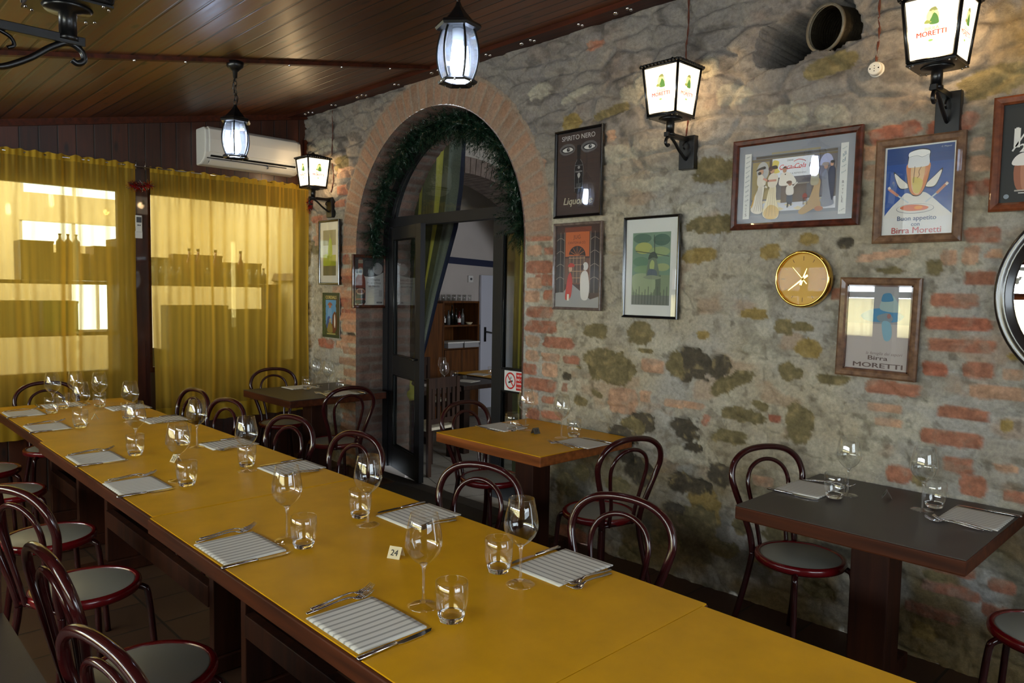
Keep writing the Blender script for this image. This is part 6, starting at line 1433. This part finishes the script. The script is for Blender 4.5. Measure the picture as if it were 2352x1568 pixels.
def make_napkin(seed):
    # two folded layers, local x across the stripes' length, stripes run along x
    rnd = random.Random(seed); m = MB(); n = 14
    def layer(x0, x1, y0, y1, z0, th, amp):
        top = []; bot = []; fs = []; ph = rnd.random()*6
        for i in range(n+1):
            for j in range(n+1):
                x = x0+(x1-x0)*i/n; y = y0+(y1-y0)*j/n
                dz = amp*(0.5+0.5*math.sin(x*24+ph+y*9))*min(1, 4*j/n, 4*(n-j)/n)+amp*0.5*(i/n)**3
                top.append((x, y, z0+th+dz)); bot.append((x, y, z0+dz*0.6))
        k = (n+1)*(n+1); vs = top+bot
        for i in range(n):
            for j in range(n):
                a = i*(n+1)+j; q = (a, a+n+1, a+n+2, a+1); fs.append(q); fs.append(tuple(k+v for v in reversed(q)))
        ed = [i*(n+1) for i in range(n+1)]+[n*(n+1)+j for j in range(1, n+1)]+[i*(n+1)+n for i in range(n-1, -1, -1)]+[j for j in range(n-1, 0, -1)]
        for a, b in zip(ed, ed[1:]+ed[:1]): fs.append((a, k+a, k+b, b))
        m.add(vs, fs, 0, True)
    layer(-0.100, 0.100, -0.125, 0.125, 0.0003, 0.0012, 0.0005)
    layer(-0.098, 0.101, -0.122, 0.124, 0.0022, 0.0012, 0.0012)
    o = m.build('napkin', NAP); return o
wine = make_wine(); tumb = make_tumbler(); fork = make_fork(); knife = make_knife(); naps = [make_napkin(s) for s in (1, 2, 3)]
TW, TT, TF, TK = tree_of(wine), tree_of(tumb), tree_of(fork), tree_of(knife)
used = set()
def place(proto, tree, loc, rz, label, group):
    if proto.name not in used:
        used.add(proto.name); proto.location = loc; proto.rotation_euler = (0, 0, rz); proto['label'] = label; proto['group'] = group; return proto
    return copy_tree(proto, loc, rz, label, group, tree)
def place_nap(k, loc, rz, label, sc=(1, 1, 1)):
    p = naps[k % 3]
    if p.name in used: 
        o = p.copy(); COL.objects.link(o)
    else: o = p; used.add(p.name)
    o.location = loc; o.rotation_euler = (0, 0, rz); tag(o, label, 'napkin', 'striped grey and white napkins'); return o
# (where, diner direction deg, napkin centre, napkin angle deg, wine glass, tumbler, knife offset, fork data)
Z0 = 0.7504
def setting(where, face, nc, stripe, wg, tb, z=Z0, forks=2, knife_=True, na=0.0, k=0):
    d = Vector((math.cos(math.radians(face)), math.sin(math.radians(face)), 0)); l = Vector((-d.y, d.x, 0))   # l = diner's left
    c = Vector((nc[0], nc[1], 0)); rz = math.radians(face+na)
    # napkin is 0.20 deep (along d) and 0.25 wide; stripes along d or across
    if stripe == 'd': place_nap(k, (c.x, c.y, z), rz, 'striped napkin at '+where)
    else:
        o = place_nap(k, (c.x, c.y, z), rz+PI/2, 'striped napkin at '+where)
    hw = 0.125 if stripe == 'd' else 0.10; 
    rnd = random.Random(int(nc[0]*1000+nc[1]*77))
    if wg: place(wine, TW, (wg[0], wg[1], z), rnd.random()*6, 'empty stemmed wine glass at '+where, 'empty wine glasses')
    if tb: place(tumb, TT, (tb[0], tb[1], z), rnd.random()*6, 'empty water tumbler at '+where, 'empty water tumblers')
    if knife_:
        q = c-l*(hw+0.020)-d*0.005; place(knife, TK, (q.x, q.y, z), rz+rnd.uniform(-0.05, 0.05), 'steel table knife at '+where, 'table knives')
    for i in range(forks):
        q = c+l*(hw+0.018+0.024*i)+d*(0.012+0.022*i); place(fork, TF, (q.x, q.y, z), rz+rnd.uniform(-0.04, 0.06), ('outer ' if i else 'inner ')+'fork at '+where, 'forks')
setting('the nearest left place of the long table', 0, (1.013, 1.565), 'd', (1.185, 1.551), (1.186, 1.433), k=0)
setting('the second nearest left place of the long table', 0, (1.010, 2.305), 'd', (1.161, 2.275), (1.170, 2.178), k=1)
setting('the third left place of the long table', 0, (1.008, 3.312), 'd', (1.170, 3.29), (1.168, 3.185), z=Z0+0.002, k=2)
setting('the fourth left place of the long table', 0, (1.022, 3.975), 'd', (1.225, 4.03), (1.190, 3.925), z=Z0+0.002, k=0)
setting('the fifth left place of the long table', 0, (1.040, 5.03), 'd', (1.225, 5.04), (1.186, 4.905), k=1)
setting('the farthest left place of the long table', 0, (1.04, 5.66), 'd', (1.215, 5.69), (1.182, 5.57), forks=1, k=2)
setting('the far head of the long table', -90, (1.32, 5.885), 'd', (1.36, 5.72), (1.285, 5.73), forks=1, k=0)
setting('the nearest right place of the long table', 180, (1.680, 1.494), 's', (1.485, 1.483), (1.504, 1.596), k=1)
setting('the second nearest right place of the long table', 180, (1.660, 2.206), 's', (1.456, 2.238), (1.485, 2.335), k=2, knife_=True)
setting('the third right place of the long table', 180, (1.651, 3.187), 's', (1.466, 3.262), (1.506, 3.350), z=Z0+0.002, k=0)
setting('the fourth right place of the long table', 180, (1.650, 3.890), 's', (1.492, 3.92), (1.460, 4.03), z=Z0+0.002, k=1)
setting('the fifth right place of the long table', 180, (1.655, 4.870), 's', (1.47, 4.93), (1.49, 5.04), forks=1, k=2)
setting('the farthest right place of the long table', 180, (1.63, 5.51), 's', (1.461, 5.54), (1.49, 5.66), forks=1, k=0)
setting('the doorway side of the small yellow wall table', -90, (3.155, 3.335), 's', (3.192, 3.165), (3.120, 3.21), forks=1, k=1)
setting('the camera side of the small yellow wall table', 90, (3.170, 2.690), 's', (3.185, 2.862), (3.275, 2.845), k=2)
setting('the left end of the right dark wall table', -90, (3.19, 1.395), 'd', (3.223, 1.238), (3.137, 1.258), k=0)
setting('the right end of the right dark wall table', 90, (3.27, 0.765), 'd', (3.226, 0.945), (3.311, 0.925), k=1)
setting('the curtain side of the far dark corner table', -90, (3.08, 5.79), 'd', (3.16, 5.655), (3.07, 5.65), forks=1, knife_=False, k=2)
setting('the camera side of the far dark corner table', 90, (3.16, 5.245), 'd', (3.135, 5.41), (3.25, 5.41), k=0)
def card(num, loc, rz, label, gold=True):
    t = thing('number_card', label, 'table number', loc, rz)
    m = MB(); h, b, w, th = 0.034, 0.020, 0.022, 0.0012
    m.prism([(-b, 0), (0, h), (b, 0), (b-th*1.3, 0), (0, h-th*2.2), (-b+th*1.3, 0)], -w, w, Matrix(((1, 0, 0, 0), (0, 0, 1, 0), (0, 1, 0, 0), (0, 0, 0, 1)))); m.build('folded_plate', pbr('card_gold', (214, 200, 160), 0.35, 0.2) if gold else pbr('card_grey', (86, 84, 80), 0.4, 0.2), t)
    A = Art(0.040, 0.036); A.text(num, 0.5, 0.5, 0.62, (30, 28, 26) if gold else (16, 16, 16), bold=0.01)
    o = A.build('number', M['art'], t)
    bm = bmesh.new(); bm.from_mesh(o.data); bm.faces.ensure_lookup_table(); bmesh.ops.delete(bm, geom=bm.faces[-6:], context='FACES'); bmesh.ops.delete(bm, geom=[v for v in bm.verts if not v.link_faces], context='VERTS'); bm.to_mesh(o.data); bm.free()
    sl = math.atan2(b, h)     # print on the -x side of the plate
    o.matrix_local = Matrix.Translation((-b/2-0.0006, 0, h/2)) @ Matrix(((0, math.sin(sl), -math.cos(sl), 0), (-1, 0, 0, 0), (0, math.cos(sl), math.sin(sl), 0), (0, 0, 0, 1)))
    return t
card('24', (1.345, 1.905, Z0), math.radians(26), 'folded golden table number 24 on the long table')
card('21', (1.291, 3.66, Z0+0.002), math.radians(8), 'folded table number 21 on the long table beside a wine glass')
card('22', (1.332, 5.169, Z0), math.radians(-14), 'blank looking folded table number seen edge-on near the far end of the long table')
card('27', (3.174, 3.062, Z0), math.radians(80), 'folded dark table number 27 on the small yellow wall table', False)
card('26', (3.311, 1.108, Z0), math.radians(-68), 'folded table number seen edge-on on the dark wall table', False)

# ------------------------------------------------------------------ inner room furniture
DKF = wood('inner_dark_wood', (34, 22, 16), (60, 40, 28), 2, 0.5, 0.1)
def plain_table(label, x0, x1, y0, y1, cover):
    t = thing('dining_table', label, 'table', ((x0+x1)/2, (y0+y1)/2, FI)); hx, hy = (x1-x0)/2, (y1-y0)/2
    m = MB(); m.b2((-hx, -hy, 0.70), (hx, hy, 0.746)); m.build('tabletop', DKF, t, bevel=0.004)
    m = MB(); m.b2((-hx+0.003, -hy+0.003, 0.7462), (hx-0.003, hy-0.003, 0.75)); m.build('table_cover', cover, t)
    for sx in (-1, 1):
        for sy in (-1, 1): m = MB(); m.box((sx*(hx-0.07), sy*(hy-0.07), 0.35), (0.08, 0.08, 0.70)); m.build('leg', DKF, t)
    return t
plain_table('dark table in the inner room seen through the doorway', 4.30, 5.05, 5.98, 6.85, M['darktop'])
plain_table('dark table in the inner room further back, with white napkin', 5.12, 5.75, 6.02, 6.80, M['darktop'])
plain_table('yellow topped table in the inner room in front of the white door', 5.85, 6.85, 6.10, 7.10, M['yellowtop'])
def slat_chair():
    t = thing('slat_back_chair', '', 'chair')
    m = MB(); m.b2((-0.20, -0.19, 0.435), (0.20, 0.20, 0.465)); m.build('seat', pbr('rush_seat', (196, 186, 160), 0.9, var=0.15, scale=30), t, bevel=0.006)
    for sx in (-1, 1):
        m = MB(); m.box((sx*0.185, 0.18, 0.22), (0.04, 0.04, 0.44)); m.build('leg', DKF, t)
        m = MB(); m.box((sx*0.185, -0.20, 0.47), (0.04, 0.035, 0.94)); m.build('leg', DKF, t)
    m = MB(); m.b2((-0.165, -0.21, 0.84), (0.165, -0.19, 0.94)); m.b2((-0.165, -0.21, 0.50), (0.165, -0.19, 0.55))
    for k in range(5): m.b2((-0.150+0.066*k, -0.208, 0.55), (-0.114+0.066*k, -0.192, 0.84))
    m.build('backrest', DKF, t)
    m = MB(); m.b2((-0.165, 0.17, 0.38), (0.165, 0.19, 0.43)); m.b2((-0.19, -0.18, 0.38), (-0.175, 0.16, 0.43)); m.b2((0.175, -0.18, 0.38), (0.19, 0.16, 0.43)); m.build('seat_frame', DKF, t)
    return t
sc0 = slat_chair(); trs = tree_of(sc0); sc0.location = (5.22, 5.36, FI); sc0.rotation_euler = (0, 0, math.radians(35)); sc0['label'] = 'dark slat-back chair with pale rush seat nearest the doorway in the inner room'; sc0['group'] = 'slat-back chairs in the inner room'
copy_tree(sc0, (5.45, 7.12, FI), math.radians(180), 'dark slat-back chair in front of the wooden cabinet', 'slat-back chairs in the inner room', trs)
copy_tree(sc0, (4.70, 7.10, FI), math.radians(178), 'dark slat-back chair behind the first inner room table, near the curtain', 'slat-back chairs in the inner room', trs)
copy_tree(sc0, (4.42, 5.72, FI), math.radians(5), 'dark slat-back chair half hidden by the open door leaf', 'slat-back chairs in the inner room', trs)
zi = FI+0.7504
for (p, q, lab) in (((4.93, 6.12), 'w', 'on the first inner room table'), ((5.30, 6.62), 'w', 'in the middle of the doorway view'), ((6.25, 6.65), 'w', 'in front of the white door'), ((6.72, 6.55), 'w', 'at the right edge of the doorway opening'), ((4.55, 6.45), 'w', 'just right of the open door leaf')):
    place(wine, TW, (p[0], p[1], zi), 0, 'wine glass in the inner room '+lab, 'empty wine glasses')
for (p, lab) in (((5.38, 6.50), 'beside the middle wine glass'), ((6.05, 6.60), 'on the yellow table')):
    place(tumb, TT, (p[0], p[1], zi), 0, 'tumbler in the inner room '+lab, 'empty water tumblers')
for (x, y, lab) in ((4.85, 6.25, 'at the front of the first dark table in the inner room'), (5.42, 6.33, 'in the middle of the doorway view'), (5.98, 6.75, 'on the yellow table of the inner room')):
    place_nap(1, (x, y, zi), 0.3, 'white striped napkin '+lab)
card('12', (5.58, 6.55, zi), math.radians(60), 'table number card in the inner room', False)

# ------------------------------------------------------------------ shelf, crates and bottles behind the curtains
SH = wood('shelf_dark', (60, 44, 28), (92, 70, 44), 0, 0.6, 0.0)
sht = t = thing('storage_shelf', 'long shelf rack standing in the passage behind the yellow curtains', 'shelf', (0, 7.15, 0))
for z, xe in ((1.17, 2.04), (1.60, 3.50)):
    m = MB(); m.b2((0.9, -0.17, z), (xe, 0.17, z+0.03)); m.build('shelf_board', SH, t)
for x in (0.92, 2.02, 3.47):
    m = MB(); m.b2((x-0.02, -0.15, 0), (x+0.02, 0.15, 2.0 if x < 3 else 1.62)); m.build('upright', SH, t)
def crate(x0, x1, y0, y1, z0, z1, col, label, grp=None):
    t = thing('crate', label, 'crate', ((x0+x1)/2, (y0+y1)/2, z0), 0, grp); w, d_, h = (x1-x0)/2, (y1-y0)/2, z1-z0
    mt_ = pbr('crate_col', col, 0.6); m = MB(); e = 0.012
    m.b2((-w, -d_, 0), (w, d_, e)); m.b2((-w, -d_, e), (-w+e, d_, h)); m.b2((w-e, -d_, e), (w, d_, h)); m.b2((-w+e, -d_, e), (w-e, -d_+e, h)); m.b2((-w+e, d_-e, e), (w-e, d_, h)); m.build('box', mt_, t)
    m = MB(); m.b2((-w-0.004, -d_-0.004, h-0.02), (w+0.004, -d_, h)); m.b2((-w-0.004, -d_-0.004, 0.0), (w+0.004, -d_, 0.015)); m.build('rim', mt_, t)
    return t
crate(1.30, 1.53, 7.02, 7.28, 1.632, 1.95, (96, 80, 50), 'tall dark crate behind the left part of the left curtain, upper shelf')
crate(1.545, 1.79, 7.02, 7.28, 1.632, 1.86, (110, 92, 56), 'box next to the tall crate on the upper shelf behind the left curtain')
crate(1.83, 1.99, 7.02, 7.28, 1.632, 1.93, (120, 84, 44), 'narrow brown box by the post on the upper shelf')
crate(1.12, 1.42, 7.02, 7.28, 1.202, 1.46, (76, 78, 44), 'olive crate on the lower shelf behind the left curtain', 'crates on the lower shelf')
crate(1.45, 1.70, 7.02, 7.28, 1.202, 1.46, (40, 110, 40), 'green bottle crate on the lower shelf behind the left curtain')
crate(2.45, 2.98, 7.02, 7.28, 0.60, 1.42, (84, 80, 56), 'large dark box below the shelf behind the right curtain')
crate(3.02, 3.42, 7.02, 7.28, 0.60, 1.38, (84, 80, 56), 'dark box at the right below the shelf behind the right curtain')
m = MB(); m.b2((2.05, -0.17, 0.56), (3.44, 0.17, 0.598)); m.build('shelf_board', SH, sht)
crate(2.12, 2.40, 7.02, 7.28, 0.60, 1.02, (90, 84, 60), 'low dark box beside the post below the shelf behind the right curtain')
crate(2.14, 2.52, 7.19, 7.31, 1.632, 1.86, (108, 92, 56), 'left box behind the bottles on the shelf behind the right curtain')
crate(2.54, 3.00, 7.19, 7.31, 1.632, 1.90, (104, 70, 44), 'middle box behind the bottles on the shelf behind the right curtain')
crate(3.02, 3.40, 7.19, 7.31, 1.632, 1.84, (112, 96, 60), 'right box behind the bottles on the shelf behind the right curtain')
b0 = simple_bottle('bottle', 1.60, 7.12, 1.8621, 0.16, 0.03, CG, 'small bottle standing on the box behind the left curtain', False); b0['group'] = 'bottles behind the yellow curtains'
trb = tree_of(b0)
for x in (1.66, 1.72): copy_tree(b0, (x, 7.12, 1.862), 0, 'small bottle standing on the box behind the left curtain', 'bottles behind the yellow curtains', trb)
for k in range(16):
    x = 2.16+0.082*k; red = k in (6, 7, 9, 12)
    if red:
        o = simple_bottle('bottle', x, 7.10, 1.632, 0.32, 0.034, RG, {6: 'leftmost', 7: 'second', 9: 'third', 12: 'rightmost'}[k]+' of the four red bottles on the shelf behind the right curtain', False); o['group'] = 'red bottles behind the right curtain'
    else:
        copy_tree(b0, (x, 7.09+0.03*(k % 2), 1.632), 0, ORD[k]+' bottle from the post in the row on the shelf behind the right curtain', 'bottles on the shelf behind the right curtain', trb)
